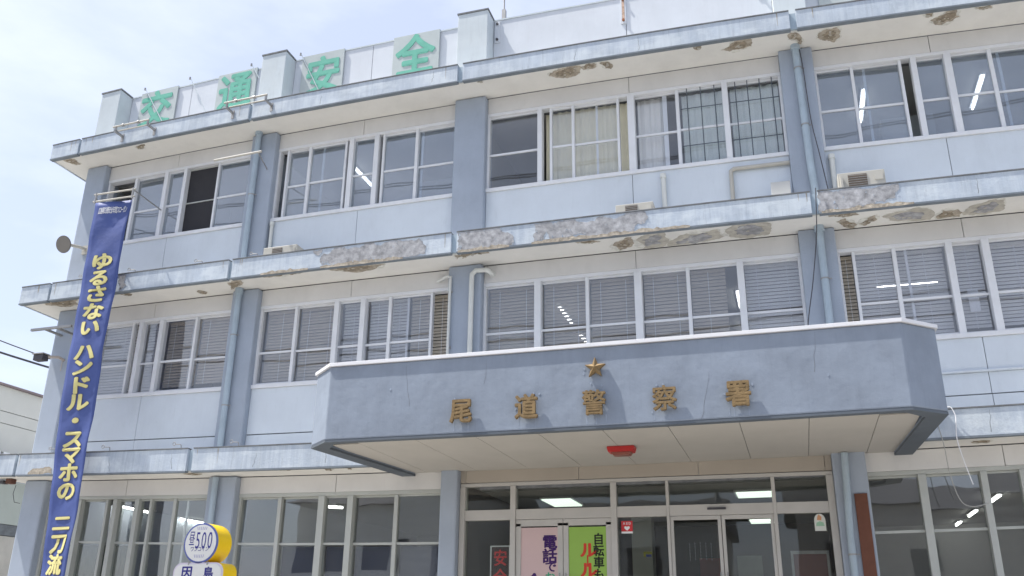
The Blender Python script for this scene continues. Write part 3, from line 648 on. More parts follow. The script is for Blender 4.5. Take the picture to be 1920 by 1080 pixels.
# paint scabs and drip marks round the fixings
scab_m = mat('flaked_blue_paint', (0.27, 0.32, 0.40), 0.8, 0.25, 30)
drip_m = mat('pale_drip_mark', (0.255, 0.30, 0.375), 0.8, 0.15, 12)
for (x, z) in ((-2.50, 4.86), (-2.51, 4.80), (-4.33, 4.56), (-3.2, 4.57), (-3.12, 4.56), (-3.45, 4.37), (-2.42, 4.66), (-1.55, 4.57), (-1.47, 4.58), (-1.62, 4.22), (-0.7, 4.4), (-0.62, 4.57), (-5.3, 4.76), (-2.27, 4.62), (-0.36, 4.50), (0.55, 4.55)):
    pl = [(x + (0.008 + 0.012 * random.random()) * math.cos(t), z + (0.010 + 0.018 * random.random()) * math.sin(t)) for t in [2 * math.pi * q / 8 for q in range(8)]]
    part('paint_scab', MB().prism(pl, -3.0945, -3.0895, 'y'), scab_m, cn)
for x in (-4.33, -4.12, -3.40, -3.17, -2.48, -2.35, -2.22, -1.60, -1.36, -0.66, -0.60, -0.42):
    z1 = 4.24 + random.uniform(-0.02, 0.03); z0 = 4.09 + random.uniform(0, 0.04); w_ = random.uniform(0.006, 0.013)
    part('drip_mark', MB().prism([(x - w_, z1), (x + w_, z1), (x + w_ * 0.6, (z0 + z1) / 2), (x + w_ * 0.8, z0), (x - w_ * 0.5, z0)], -3.0915, -3.0895, 'y'), drip_m, cn)

# red lamp under the canopy
l = thing('red_lamp', 'red lamp box hanging under the canopy ceiling above the doors', 'lamp', (-2.33, -1.6, 4.0))
part('housing', MB().prism([(-2.52, 4.10), (-2.50, 4.02), (-2.13, 4.02), (-2.11, 4.10)], -1.62, -1.40, 'y'), red_m, l, bevel=0.012)
part('lens', MB().prism([(-2.46, 4.019), (-2.43, 3.975), (-2.19, 3.975), (-2.16, 4.019)], -1.60, -1.43, 'y'), mat('dull_red_lens', (0.25, 0.09, 0.07), 0.3, 0.1), l, bevel=0.01)

# ------------------------------------------------------------------ spalled concrete and peeling paint
FAS2 = [[(-7.94,8.09),(-7.74,8.15),(-7.5,8.20),(-7.07,8.20),(-6.42,8.20),(-5.99,8.19),(-5.86,8.01),(-5.87,7.87),(-6.18,7.84),(-6.69,7.83),(-7.25,7.83),(-7.65,7.84),(-7.79,7.92),(-7.88,7.88),(-7.94,7.91)],[(-8.12,8.2),(-7.95,8.2),(-7.98,8.08),(-8.07,8.1)],[(-5.27,8.20),(-5.05,8.20),(-4.48,8.20),(-4.39,8.1),(-4.22,7.99),(-4.25,7.84),(-4.69,7.84),(-5.14,7.84),(-5.27,7.87)],[(-3.86,8.19),(-3.57,8.20),(-3.14,8.20),(-2.69,8.20),(-2.24,8.20),(-1.92,8.19),(-1.88,8.07),(-1.93,7.98),(-2.11,7.92),(-2.14,7.84),(-2.55,7.84),(-2.85,7.84),(-3.33,7.84),(-3.39,7.9),(-3.57,7.88),(-3.63,8.02),(-3.68,7.87),(-3.86,7.87)],[(0.83,8.20),(1.29,8.20),(1.82,8.20),(2.0,8.20),(2.02,8.13),(1.95,7.95),(1.78,7.89),(1.56,7.86),(1.1,7.84),(0.83,7.84)],[(-12.46,8.19),(-12.28,8.19),(-12.23,7.94),(-12.4,7.86)]]
SOF = {3: [[(-14.6,-0.66),(-14.42,-0.64),(-14.34,-0.57),(-14.36,-0.37),(-14.49,-0.36),(-14.55,-0.49)],[(-3.66,-0.44),(-3.53,-0.57),(-3.33,-0.62),(-3.16,-0.67),(-3.03,-0.6),(-3.08,-0.38),(-3.25,-0.3),(-3.44,-0.31)],[(-3.04,-0.54),(-2.88,-0.62),(-2.72,-0.58),(-2.74,-0.49),(-2.99,-0.46)],[(-2.66,-0.59),(-2.51,-0.59),(-2.44,-0.47),(-2.49,-0.35),(-2.59,-0.41)],[(-0.95,-0.66),(-0.79,-0.68),(-0.84,-0.54),(-0.91,-0.53)],[(-0.49,-0.42),(-0.32,-0.56),(-0.21,-0.68),(0.04,-0.65),(0.04,-0.41),(-0.1,-0.35),(-0.34,-0.34)],[(1.15,-0.45),(1.24,-0.57),(1.36,-0.57),(1.46,-0.6),(1.53,-0.47),(1.52,-0.3),(1.44,-0.17),(1.31,-0.27),(1.19,-0.32)],[(2.95,-0.43),(3.05,-0.49),(3.18,-0.62),(3.33,-0.64),(3.4,-0.43),(3.31,-0.35),(3.14,-0.26),(3.01,-0.34)],[(2.85,-0.64),(2.97,-0.63),(2.97,-0.54),(2.88,-0.54)],[(3.6,-0.63),(3.83,-0.63),(3.86,-0.55),(3.67,-0.56)],[(0.67,-0.6),(0.78,-0.63),(0.89,-0.46),(0.88,-0.25),(0.68,-0.45)],[(-5.01,-0.69),(-4.89,-0.67),(-4.94,-0.59),(-5.03,-0.61)],[(-12.76,-0.58),(-12.53,-0.59),(-12.66,-0.46),(-12.79,-0.47)]],
2: [[(-14.23,-0.69),(-14.1,-0.66),(-13.82,-0.69),(-13.5,-0.69),(-13.39,-0.66),(-13.67,-0.4),(-13.97,-0.31),(-14.16,-0.43),(-14.35,-0.55)],[(-12.4,-0.69),(-12.22,-0.56),(-12.37,-0.49),(-12.48,-0.64)],[(-10.85,-0.36),(-10.72,-0.23),(-10.82,-0.12),(-10.92,-0.23)],[(-10.06,-0.54),(-9.73,-0.61),(-9.85,-0.37),(-10.19,-0.21)],[(-9.28,-0.69),(-9.02,-0.69),(-8.56,-0.69),(-8.28,-0.68),(-8.45,-0.6),(-8.92,-0.57)],[(-7.89,-0.66),(-7.53,-0.65),(-7.09,-0.63),(-6.73,-0.58),(-6.97,-0.43),(-7.55,-0.43),(-7.76,-0.54)],[(-5.36,-0.62),(-4.74,-0.65),(-4.73,-0.55),(-5.23,-0.53),(-5.39,-0.42)],[(-2.57,-0.33),(-2.32,-0.56),(-2.2,-0.57),(-2.27,-0.17),(-2.51,-0.02)],[(-2.15,-0.44),(-1.9,-0.64),(-1.64,-0.62),(-1.71,-0.06),(-2.09,-0.03)],[(-1.65,-0.23),(-1.29,-0.47),(-0.78,-0.52),(-0.7,-0.21),(-0.9,-0.11),(-1.49,-0.04),(-1.66,-0.04)],[(-0.66,-0.45),(-0.51,-0.66),(-0.08,-0.65),(0.08,-0.5),(0.01,-0.09),(-0.33,-0.03),(-0.61,-0.18)],[(0.97,-0.67),(1.35,-0.68),(1.41,-0.52),(1.11,-0.53),(0.97,-0.56)],[(1.09,-0.32),(1.22,-0.43),(1.4,-0.16),(1.38,-0.02),(1.24,-0.06),(1.15,-0.23)],[(1.43,-0.16),(1.66,-0.45),(1.7,-0.27),(1.52,-0.06)],[(1.77,-0.35),(1.95,-0.48),(2.46,-0.45),(2.5,-0.06),(2.09,-0.13),(1.9,-0.18)],[(2.58,-0.11),(2.65,-0.37),(2.86,-0.35),(2.93,-0.06),(2.61,-0.05)],[(2.99,-0.11),(3.1,-0.46),(3.33,-0.59),(3.49,-0.55),(3.49,-0.12),(3.11,-0.08)],[(-3.17,-0.66),(-2.87,-0.64),(-2.74,-0.53),(-2.9,-0.49),(-3.13,-0.56)]],
1: [[(-7.6,-0.61),(-7.5,-0.55),(-7.6,-0.36),(-7.65,-0.47)],[(-8.42,-0.68),(-8.18,-0.67),(-8.28,-0.54),(-8.48,-0.61)],[(-7.18,-0.6),(-7.08,-0.61),(-7.16,-0.46),(-7.23,-0.47)],[(2.52,-0.39),(2.74,-0.38),(2.76,-0.24),(2.55,-0.23)],[(2.08,-0.68),(2.17,-0.68),(2.18,-0.62),(2.13,-0.61)],[(-10.5,-0.47),(-10.26,-0.55),(-10.13,-0.46),(-10.41,-0.33)]]}
FAS1 = [[(-13.74,4.14),(-13.68,4.22),(-13.54,4.26),(-13.41,4.26),(-13.31,4.28),(-13.2,4.25),(-13.18,4.14)]]
def ragged(poly, amp, lo=None, hi=None, levels=3):
    p = [Vector(q) for q in poly]
    for lv in range(levels):
        q = []
        for k in range(len(p)):
            a, b = p[k], p[(k + 1) % len(p)]; d = b - a
            n = Vector((-d.y, d.x))
            q += [a, (a + b) / 2 + n * random.uniform(-amp, amp)]
        p = q
    res_ = []
    for v in p:
        y = v.y
        if lo is not None: y = max(lo, min(hi, y))
        res_.append((v.x, y))
    # drop coincident neighbours
    o_ = [res_[0]]
    for v in res_[1:]:
        if (v[0] - o_[-1][0]) ** 2 + (v[1] - o_[-1][1]) ** 2 > 1e-6: o_.append(v)
    return o_
def grow(poly, s):
    cx = sum(p[0] for p in poly) / len(poly); cy = sum(p[1] for p in poly) / len(poly)
    return [(cx + (x - cx) * (1 + s / max(0.05, abs(x - cx))) if abs(x - cx) > 0.02 else x, y + (s if y > cy else -s)) for x, y in poly]
for k, pl in enumerate(FAS2):
    rg = ragged(pl, 0.22, 7.842, 8.2)
    p = part('peeled_patch', MB().prism(rg, SY - 0.006, SY - 0.0005, 'y'), concrete_m, st, label='bare grey concrete where the blue paint has peeled off the eave')
    # curling flakes of paint left standing on and around the patch
    xs = [q[0] for q in pl]; zs = [q[1] for q in pl]
    fl = MB()
    for q in range(int(14 * (max(xs) - min(xs)))):
        a = random.choice(rg) if random.random() < 0.7 else (random.uniform(min(xs), max(xs)), random.uniform(min(zs), max(zs)))
        wd, ht = random.uniform(0.01, 0.045), random.uniform(0.015, 0.06)
        z_ = max(7.845, min(8.19 - ht, a[1])); x_ = a[0]
        fl.raw([(x_, SY - 0.007, z_), (x_ + wd, SY - 0.007, z_ + ht * 0.3), (x_ + wd * 0.6, SY - 0.02, z_ + ht), (x_ + wd * 0.3, SY - 0.009, z_ + ht * 0.6)], [(0, 1, 2), (0, 2, 3), (0, 3, 1), (1, 3, 2)])
    part('paint_flakes', fl, fascia_m, p, kind='stuff')
for pl in FAS1:
    part('spalled_patch', MB().prism(ragged(pl, 0.15, 4.137, 4.5), SY - 0.005, SY - 0.0005, 'y'), spall_m, st, label='brown spalled concrete on the lowest eave')
for fl, L in SOF.items():
    for k, pl in enumerate(L):
        z = Bz[fl] + 0.012
        big = max(p[0] for p in pl) - min(p[0] for p in pl) > 0.45 and fl == 2 and pl[0][0] > -2.7
        rg = ragged(pl, 0.20, -0.655 if True else None, -0.004)
        part('paint_rim', MB().prism(ragged(grow(pl, 0.018), 0.24, -0.655, -0.004, 4), z - 0.003, z - 0.0005), flake_m, st)
        part('spalled_patch', MB().prism(rg, z - 0.008, z - 0.0035), spall2_m if big else spall_m, st, label='grey exposed mortar on the eave underside' if big else 'brown spalled mortar on the eave underside')
        part('spall_core', MB().prism(ragged([(sum(q[0] for q in pl) / len(pl) * 0.4 + p[0] * 0.6, sum(q[1] for q in pl) / len(pl) * 0.35 + p[1] * 0.65) for p in pl], 0.3, -0.65, -0.01), z - 0.016, z - 0.0085), concrete_m if big else dirt_m, st)
        pit = MB()
        for q in range(5):
            t_, u_ = random.random() * 6.28, random.random() * 0.7
            mx_ = sum(a[0] for a in pl) / len(pl); my_ = sum(a[1] for a in pl) / len(pl); a0 = random.choice(pl)
            qx = mx_ + (a0[0] - mx_) * u_; qy = my_ + (a0[1] - my_) * u_; r_ = random.uniform(0.012, 0.035)
            pit.prism([(qx + r_ * random.uniform(0.5, 1.3) * math.cos(6.283 * e / 6), min(-0.01, max(-0.65, qy + r_ * random.uniform(0.4, 1.0) * math.sin(6.283 * e / 6)))) for e in range(6)], z - 0.020, z - 0.0165)
        part('loose_mortar', pit, spall2_m, st, kind='stuff')
# brown crumbling line under the peeled eave
for a, b in ((-9.2, -8.2), (-7.95, -6.3), (-5.25, -4.3), (-3.9, -1.2), (0.85, 2.2)):
    n = int((b - a) / 0.06); top = []; bot = []
    for k in range(n + 1):
        x = a + (b - a) * k / n; e = math.sin(math.pi * k / n) ** 0.4
        top.append((x, 7.845 + 0.05 * e * random.random())); bot.append((x, 7.812 - 0.012 * e * random.random()))
    part('spalled_edge', MB().prism(bot + top[::-1], SY - 0.010, SY - 0.0062, 'y'), spall_m, st, label='crumbling brown lower edge of the middle eave')

# hairline cracks and stains on the ledges and panels
def crack(x, z0, z1, y, w_=0.004, lean=0.03):
    n = 7; L_ = []; Rr = []
    for k in range(n + 1):
        xx = x + lean * k / n + random.uniform(-0.012, 0.012); zz = z0 + (z1 - z0) * k / n; h_ = w_ * (1 - 0.7 * k / n)
        L_.append((xx - h_, zz)); Rr.append((xx + h_, zz))
    part('crack', MB().prism(L_ + Rr[::-1], y - 0.0012, y - 0.0004, 'y'), grime_m, st)
for x, z0, z1, ln in ((-3.1, 11.42, 11.66, 0.05), (-1.9, 11.40, 11.7, -0.02), (-8.3, 11.42, 11.6, 0.03), (-11.9, 4.16, 4.44, -0.05), (-10.55, 4.18, 4.46, -0.06), (-8.9, 4.17, 4.42, 0.05), (-7.5, 4.2, 4.5, -0.03), (2.7, 4.18, 4.5, 0.03), (-13.2, 7.86, 8.1, 0.03), (3.1, 7.88, 8.15, 0.02), (-5.9, 11.45, 11.7, 0.02)):
    crack(x, z0, z1, SY, lean=ln)
for x, z0, z1, ln in ((-1.0, 4.1, 4.7, 0.12), (-5.0, 4.5, 5.1, -0.08), (0.4, 4.6, 5.12, 0.05), (-3.9, 4.75, 5.1, 0.03)):
    crack(x, z0, z1, -3.09, 0.0025, ln)
rust_st = mat('brown_drain_stain', (0.36, 0.34, 0.30), 0.9, 0.3, 14)
for fl in (1, 2, 3):
    for xj in (-9.89, -5.33, 0.76, -14.08):
        for q in range(4):
            x = xj + random.uniform(-0.35, 0.35); h_ = random.uniform(0.10, 0.28); w_ = random.uniform(0.004, 0.012)
            if abs(x - xj) < 0.09 or (fl == 2 and (-5.3 < x < -4.2 or 0.82 < x < 2.02)): continue
            part('drain_stain', MB().prism([(x - w_, T[fl] - 0.025), (x + w_, T[fl] - 0.025), (x + w_ * 0.3, T[fl] - 0.025 - h_), (x - w_ * 0.3, T[fl] - 0.025 - h_)], SY - 0.0012, SY - 0.0004, 'y'), rust_st, st)

# ------------------------------------------------------------------ pipes
def downpipe(pts, label, r=0.058, brackets=(), m=None, hopper=False):
    d = thing('downpipe', label, 'pipe', (pts[-1][0], pts[-1][1], lens_bow_z(pts[-1][0], pts[-1][2])), 'rain downpipes on the columns')
    part('pipe', MB().tube(pts, r, 14), m or pipe_m, d, smooth=True)
    for z in brackets:
        q = min(range(len(pts) - 1), key=lambda i: 0 if pts[i + 1][2] <= z <= pts[i][2] else 1)
        a, b = pts[q], pts[q + 1]; t = (a[2] - z) / max(1e-6, a[2] - b[2]); x = a[0] + (b[0] - a[0]) * t; y = a[1] + (b[1] - a[1]) * t
        part('bracket', MB().tube([(x, y, z - 0.012), (x, y, z + 0.012)], r + 0.008, 14).box(x + r, x + r + 0.05, y, y + 0.02, z - 0.01, z + 0.01), steel_m, d)
    if hopper:
        x, y, z = pts[0]; part('socket', MB().tube([(x, y, z - 0.10), (x, y, z + 0.02)], r + 0.018, 14), pipe_m, d, smooth=True)
YP = -0.225
downpipe([(-9.99, YP, 11.42), (-9.99, YP, T[2] + 0.0)], 'blue grey downpipe on the second column, top floor', brackets=(9.9,), hopper=True)
downpipe([(-9.99, YP, 7.80), (-9.985, YP, T[1])], 'blue grey downpipe on the second column, middle floor', brackets=(6.85, 5.45), hopper=True)
downpipe([(-9.985, YP, 4.10), (-9.985, YP, 0.02)], 'blue grey downpipe on the second column, ground floor', brackets=(3.0,), r=0.055)
downpipe([(0.775, YP, 11.38), (0.80, YP, 9.0), (0.835, YP, 8.26)], 'blue grey downpipe on the right column, top floor', brackets=(10.9, 9.75), r=0.062, hopper=True)
downpipe([(0.815, YP, 7.83), (0.80, YP, T[1])], 'blue grey downpipe on the right column, middle floor', brackets=(6.9,), hopper=True)
downpipe([(0.79, YP, 4.09), (0.74, YP, 2.9), (0.735, YP, 0.02)], 'dull downpipe on the right column beside the entrance', brackets=(2.62,), r=0.052)
# white ducts at the middle column
d = thing('drain_duct', 'thick white bent drain duct on the middle column above the canopy', 'pipe', (-5.17, -0.25, 4.8))
part('duct', MB().tube([(-4.84, 0.0, 7.63), (-4.84, -0.12, 7.63), (-4.90, -0.19, 7.665), (-5.10, -0.20, 7.67), (-5.17, -0.21, 7.60), (-5.17, -0.215, 7.4), (-5.17, -0.215, 4.6)], 0.045, 12), whitepipe_m, d, smooth=True)
d = thing('drain_pipe', 'thin white pipe at the left side of the middle column above the canopy', 'pipe', (-5.60, -0.2, 4.8))
part('pipe', MB().tube([(-5.90, -0.03, 7.60), (-5.66, -0.19, 7.62), (-5.585, -0.19, 7.60), (-5.59, -0.19, 7.5), (-5.60, -0.19, 4.6)], 0.026, 10), whitepipe_m, d, smooth=True)
part('clip', MB().box(-5.64, -5.55, -0.165, -0.148, 7.30, 7.34).box(-5.64, -5.55, -0.165, -0.148, 6.25, 6.29), steel_m, d)
def wall_pipe(name, pts, r, label, m=whitepipe_m, cap=True):
    d = thing(name, label, 'pipe', pts[-1]); part('pipe', MB().tube(pts, r, 10), m, d, smooth=True)
    if cap: part('cap', MB().tube([(pts[0][0], pts[0][1], pts[0][2] - 0.06), (pts[0][0], pts[0][1], pts[0][2] + 0.02)], r + 0.012, 10), m, d, smooth=True)
wall_pipe('conduit', [(-1.675, -0.05, 9.2), (-1.67, -0.05, 8.2)], 0.042, 'short white capped conduit below the top floor curtain window')
wall_pipe('conduit', [(1.155, -0.05, 9.19), (1.15, -0.05, 8.2)], 0.045, 'short white conduit right of the right column, beside the outdoor unit')
wall_pipe('conduit', [(-9.545, -0.05, 9.27), (-9.53, -0.05, 8.2)], 0.035, 'short white conduit right of the second column on the top floor')
wall_pipe('duct', [(0.483, -0.045, 9.16), (-0.45, -0.045, 9.16), (-0.505, -0.045, 9.12), (-0.51, -0.045, 8.2)], 0.038, 'cream cover duct turning down the wall left of the right column', cream_m, False)

# ------------------------------------------------------------------ outdoor units on the middle eave
def ac_unit(x0, x1, y0, y1, z0, z1, label, fan=True):
    a = thing('air_conditioner', label, 'air conditioner', ((x0 + x1) / 2, (y0 + y1) / 2, lens_bow_z(x0, z0)), 'outdoor units on the middle eave')
    part('body', MB().box(x0, x1, y0, y1, z0 + 0.03, z1), cream_m, a, bevel=0.008)
    part('foot', MB().box(x0 + 0.05, x0 + 0.12, y0 + 0.02, y1 - 0.02, z0, z0 + 0.029), steel_m, a)
    part('foot', MB().box(x1 - 0.12, x1 - 0.05, y0 + 0.02, y1 - 0.02, z0, z0 + 0.029), steel_m, a)
    if fan:
        cx = x0 + (x1 - x0) * 0.42; cz = (z0 + z1) / 2; rr = (z1 - z0) * 0.38
        part('fan_opening', MB().box(cx - rr, cx + rr, y0 - 0.006, y0 - 0.001, cz - rr, cz + rr), mat('brown_dark_plastic', (0.16, 0.13, 0.10), 0.6, 0.2), a)
        g = MB()
        for k in range(7):
            zz = cz - rr + 2 * rr * (k + 0.5) / 7; h = rr; g.box(cx - h, cx + h, y0 - 0.014, y0 - 0.008, zz - 0.003, zz + 0.003)
        part('fan_grille', g, steel_m, a, kind='stuff')
    part('side_cover', MB().box(x1 - 0.16, x1 - 0.03, y0 - 0.012, y0 - 0.001, z1 - 0.18, z1 - 0.06), cream_m, a)
ac_unit(-2.47, -1.82, -0.48, -0.20, T[2], 8.50, 'cream outdoor unit standing on the peeling eave near the middle')
ac_unit(-9.38, -8.66, -0.48, -0.20, T[2], 8.51, 'cream outdoor unit on the eave right of the second column')
ac_unit(1.17, 1.88, -0.52, -0.22, T[2], 8.60, 'cream outdoor unit on the eave just right of the right column')
single('meter_box', MB().box(0.13, 0.44, -0.36, -0.12, T[2], 8.66), mat('grey_box_paint', (0.45, 0.46, 0.46), 0.6, 0.05), 'plain pale grey box on the eave left of the right column', 'box', bevel=0.008)
single('junction_box', MB().box(1.20, 1.24, -0.60, -0.45, T[2], 8.52), cream_m, 'thin cream upright plate on the eave left of the right-hand outdoor unit', 'plate', bevel=0.004)

# ------------------------------------------------------------------ banner with its hanger
def bs(s, t):      # banner surface: s 0..1 across, t 0..1 down
    z = 9.655 + (1.35 - 9.655) * t
    xl = -13.05 + 0.035 * t * 3 if t < 0.45 else -13.003 + 0.30 * (t - 0.45) / 0.55
    xr = -12.225 + 0.02 * t + 0.06 * max(0, t - 0.45) / 0.55 * 1.8
    y = -1.06 + 0.05 * math.sin(9 * t + 3 * s) * (0.3 + t) + 0.022 * math.sin(25 * t + 2 * s) * s + (0.09 * (s - 0.5)) * math.sin(6 * t + 1) + 0.008 * math.sin(60 * t + 7 * s) + 0.012 * math.cos(9 * s) * math.exp(-8 * t)
    return (xl + (xr - xl) * s, y, z)
bn = thing('vertical_banner', 'long blue vertical banner with yellow Japanese lettering hanging at the left end of the station', 'banner', (-12.6, -1.06, 1.35))
v = []; f = []; NS, NT = 10, 90
for k in range(NT + 1):
    for q in range(NS + 1): v.append(bs(q / NS, k / NT))
for k in range(NT):
    for q in range(NS):
        a = k * (NS + 1) + q; f.append((a, a + 1, a + NS + 2, a + NS + 1))
mb = MB(False); mb.raw(v, f); o = part('cloth', mb, banner_m, bn, smooth=True)
sm = o.modifiers.new('thickness', 'SOLIDIFY'); sm.thickness = 0.004; sm.offset = 1
def banner_text(s_c, z, ch, ww, hh, m, bold, squash=1.0):
    vv, ff, g = glyph(ch, 0, bold); t_c = (z - 9.655) / (1.35 - 9.655); W = 0.80; pts = []
    mbb = MB(False)
    for k, (dx, dy) in enumerate(emb(bold)):
        pts = []
        for p in vv:
            s = s_c + (p.x + dx - 0.5) * ww / W; t = t_c - (p.y + dy - 0.38) * hh / 8.305
            x, y, zz = bs(s, t); pts.append((x, y - 0.014 + k * 0.0002, zz))
        mbb.raw(pts, ff)
    return mbb
for ch, z in zip('ゆるさないハンドル・スマホの二刀流', (8.33, 7.98, 7.64, 7.28, 6.95, 6.455, 6.16, 5.81, 5.49, 5.14, 4.80, 4.51, 4.19, 3.86, 3.295, 2.946, 2.584)):
    hh = 0.36 if ch != '二' else 0.30
    part('lettering', banner_text(0.50, z, ch, 0.52, hh, yellow_m, 0.042), yellow_m, bn)
    part('lettering_outline', None or banner_text(0.50, z, ch, 0.50, hh, None, 0.060), mat('darker_outline', (0.16, 0.13, 0.12), 0.8, 0), bn)
# push the outline just behind the yellow face
for o in list(bpy.data.objects):
    if o.name.startswith('lettering_outline'):
        for vtx in o.data.vertices: vtx.co.y += 0.004
mb = MB(False); txt = '広島県交通安全年間スローガン'
for k, ch in enumerate(txt):
    m2 = banner_text(0.16 + 0.055 * k, 9.46 - 0.0 * k, ch, 0.052, 0.16, None, 0.01); mb.raw(m2.v, m2.f)
part('small_lettering', mb, white_m, bn)
h = thing('banner_hanger', 'double white rod holding the top of the blue banner', 'bracket', (-12.6, -1.0, 9.6))
for z in (9.70, 9.86):
    part('rod', MB(False).tube([(-13.14, -1.06, z), (-12.14, -1.06, z)], 0.018, 10), cream_m, h, smooth=True)
for x in (-13.09, -12.19): part('link', MB(False).tube([(x, -1.06, 9.66), (x, -1.06, 9.90)], 0.022, 8), steel_m, h)
part('arm', MB(False).tube([(-13.1, -1.06, 9.86), (-13.86, -0.12, 9.95)], 0.014, 8), steel_m, h)
part('arm', MB(False).tube([(-12.2, -1.06, 9.86), (-12.33, 0.0, 9.9)], 0.014, 8), steel_m, h)
def hanger(x0, x1, z, y, yb, label, n=2, end=0.0):
    h = thing('banner_hanger', label, 'bracket', ((x0 + x1) / 2, y, z), 'spare banner hangers')
    part('rod', MB().tube([(x0, y, z), (x1, y, z)], 0.02, 10), cream_m, h, smooth=True)
    if n == 2: part('rod', MB().tube([(x0 + 0.06, y + 0.10, z - 0.05), (x1 - 0.05, y + 0.10, z - 0.05)], 0.014, 10), cream_m, h, smooth=True)
    for x in ((x0 + 0.06), (x1 - 0.03)):
        part('bracket_arm', MB().box(x - 0.02, x + 0.02, y, yb, z - 0.13, z - 0.09).box(x - 0.02, x + 0.02, y - 0.005, y + 0.025, z - 0.10, z + 0.01).box(x - 0.03, x + 0.03, yb - 0.012, yb, z - 0.24, z - 0.05), steel_m, h)
    if n == 2:
        for q in (0.28, 0.7):
            xx = x0 + (x1 - x0) * q; part('clamp', MB().tube([(xx - 0.02, y, z), (xx + 0.02, y, z)], 0.034, 8), steel_m, h)
hanger(-13.05, -12.16, 11.68, -1.0, SY - 0.002, 'empty cream rod bracket on the top eave above the blue banner')
hanger(-10.36, -9.37, 11.70, -1.0, SY - 0.002, 'empty cream double rod bracket on the top eave under the second roof character')
h = thing('banner_hanger', 'single cream rod in front of the top floor window left of the second column', 'bracket', (-9.87, -1.0, 10.37), 'spare banner hangers')
part('rod', MB().tube([(-10.41, -1.0, 10.36), (-9.34, -1.0, 10.38)], 0.022, 10), cream_m, h, smooth=True)
part('arm', MB().tube([(-9.42, -1.0, 10.38), (-9.75, -0.14, 10.5)], 0.012, 8), steel_m, h)
h = thing('banner_hanger', 'grey metal bar sticking out left of the first column on the middle floor', 'bracket', (-14.0, -0.6, 7.2), 'spare banner hangers')
part('rod', MB().box(-14.52, -13.52, -0.63, -0.58, 7.22, 7.275), steel_m, h, bevel=0.006)
part('arm', MB().box(-14.2, -14.15, -0.579, -0.147, 7.22, 7.26).box(-13.9, -13.86, -0.579, -0.147, 7.22, 7.26), steel_m, h)
# small eye hooks on the ledges
def hook_mesh():
    mb = MB(False); mb.tube([(0.10, 0.05, -0.02), (0.10, 0.03, 0.075), (0.085, 0.02, 0.085), (0.0, 0.0, 0.085)], 0.009, 6)
    pts = [(-0.028 + 0.028 * math.cos(t), 0, 0.095 + 0.03 * math.sin(t)) for t in [2 * math.pi * k / 12 for k in range(13)]]
    mb.tube(pts, 0.007, 5); return mb
me0 = None
for x, fl, lab in ((-13.35, 1, 'small metal eye hook on the lowest ledge beside the left edge of the banner'), (-12.14, 1, 'small metal eye hook on the lowest ledge just right of the banner'), (-10.59, 1, 'small metal eye hook on the lowest ledge left of the second column'), (-9.40, 1, 'small metal eye hook on the lowest ledge right of the second column'),
                   (-13.43, 2, 'small metal eye hook on the middle ledge left of the banner'), (-12.25, 2, 'small metal eye hook on the middle ledge right of the banner'), (-10.70, 2, 'small metal eye hook on the middle ledge left of the second column'), (-9.47, 2, 'small metal eye hook on the middle ledge right of the second column')):
    if me0 is None:
        o = finish('eye_hook', hook_mesh(), steel_m); me0 = o.data
    else:
        o = bpy.data.objects.new('eye_hook', me0); COL.objects.link(o)
    o.location = (x, -0.70, lens_bow_z(x, T[fl])); o['label'] = lab; o['category'] = 'hook'; o['group'] = 'eye hooks along the ledges'
# stay wires in front of the roof boards
for (xa, za, ya), (xb, zb, yb), lab in (((-13.45, 13.50, 0.17), (-12.80, 12.40, 0.17), 'dark stay rod crossing the first green roof character'), ((-12.25, 13.50, 0.17), (-11.70, 12.45, 0.17), 'thin stay rod between the first and second green roof characters'),
                               ((-10.66, 13.48, 0.17), (-10.45, 13.1, 0.17), 'short thin stay rod at the second green roof character'), ((-9.43, 13.47, 0.17), (-8.90, 12.4, 0.17), 'dark stay rod crossing the third green roof character')):
    s = thing('stay_rod', lab, 'rod', (xb, yb, zb), 'stay rods on the parapet'); part('rod', MB().tube([(xa, ya, za), (xb, yb, zb)], 0.010, 6), post_m, s)
    part('eyelet', MB().tube([(xa - 0.03, ya, za), (xa - 0.03, ya, za + 0.06)], 0.022, 8), steel_m, s)

# ------------------------------------------------------------------ loudspeaker and floodlight on the first column
sp = thing('loudspeaker', 'round grey horn loudspeaker on the left edge of the top floor column', 'loudspeaker', (-14.15, -0.3, 9.35))
ax = Vector((0.05, -0.93, -0.36)).normalized(); c0 = Vector((-14.13, -0.62, lens_bow_z(-14, 9.19)))
part('horn', MB(False).tube([c0 - ax * 0.17, c0 - ax * 0.10, c0 - ax * 0.05, c0], 0.04, 24).tube([c0 - ax * 0.001, c0 + ax * 0.012], 0.175, 24), mat('grey_speaker_paint', (0.19, 0.18, 0.165), 0.5, 0.08), sp, smooth=True)
hv = MB(False); n = 24; prof = [(-0.12, 0.045), (-0.06, 0.10), (-0.015, 0.165), (0.0, 0.185)]
u = ax.cross(Vector((0, 0, 1))).normalized(); vv = ax.cross(u); pts = []
for (h_, r_) in prof:
    for q in range(n):
        t = 2 * math.pi * q / n; pts.append(tuple(c0 + ax * h_ + u * math.cos(t) * r_ + vv * math.sin(t) * r_))
fc = [(k * n + q, k * n + (q + 1) % n, (k + 1) * n + (q + 1) % n, (k + 1) * n + q) for k in range(3) for q in range(n)]
hv.raw(pts, fc); part('bell', hv, MATS['grey_speaker_paint'], sp, smooth=True)
part('bracket', MB(False).tube([c0 - ax * 0.15, (-13.98, -0.32, 9.10), (-13.98, -0.147, 9.12)], 0.035, 10).box(-14.06, -13.9, -0.17, -0.149, 9.0, 9.2), cream_m, sp)
flo = thing('security_camera', 'small dark boxy security camera on the left column of the middle floor', 'camera', (-14.2, -0.4, 6.7))
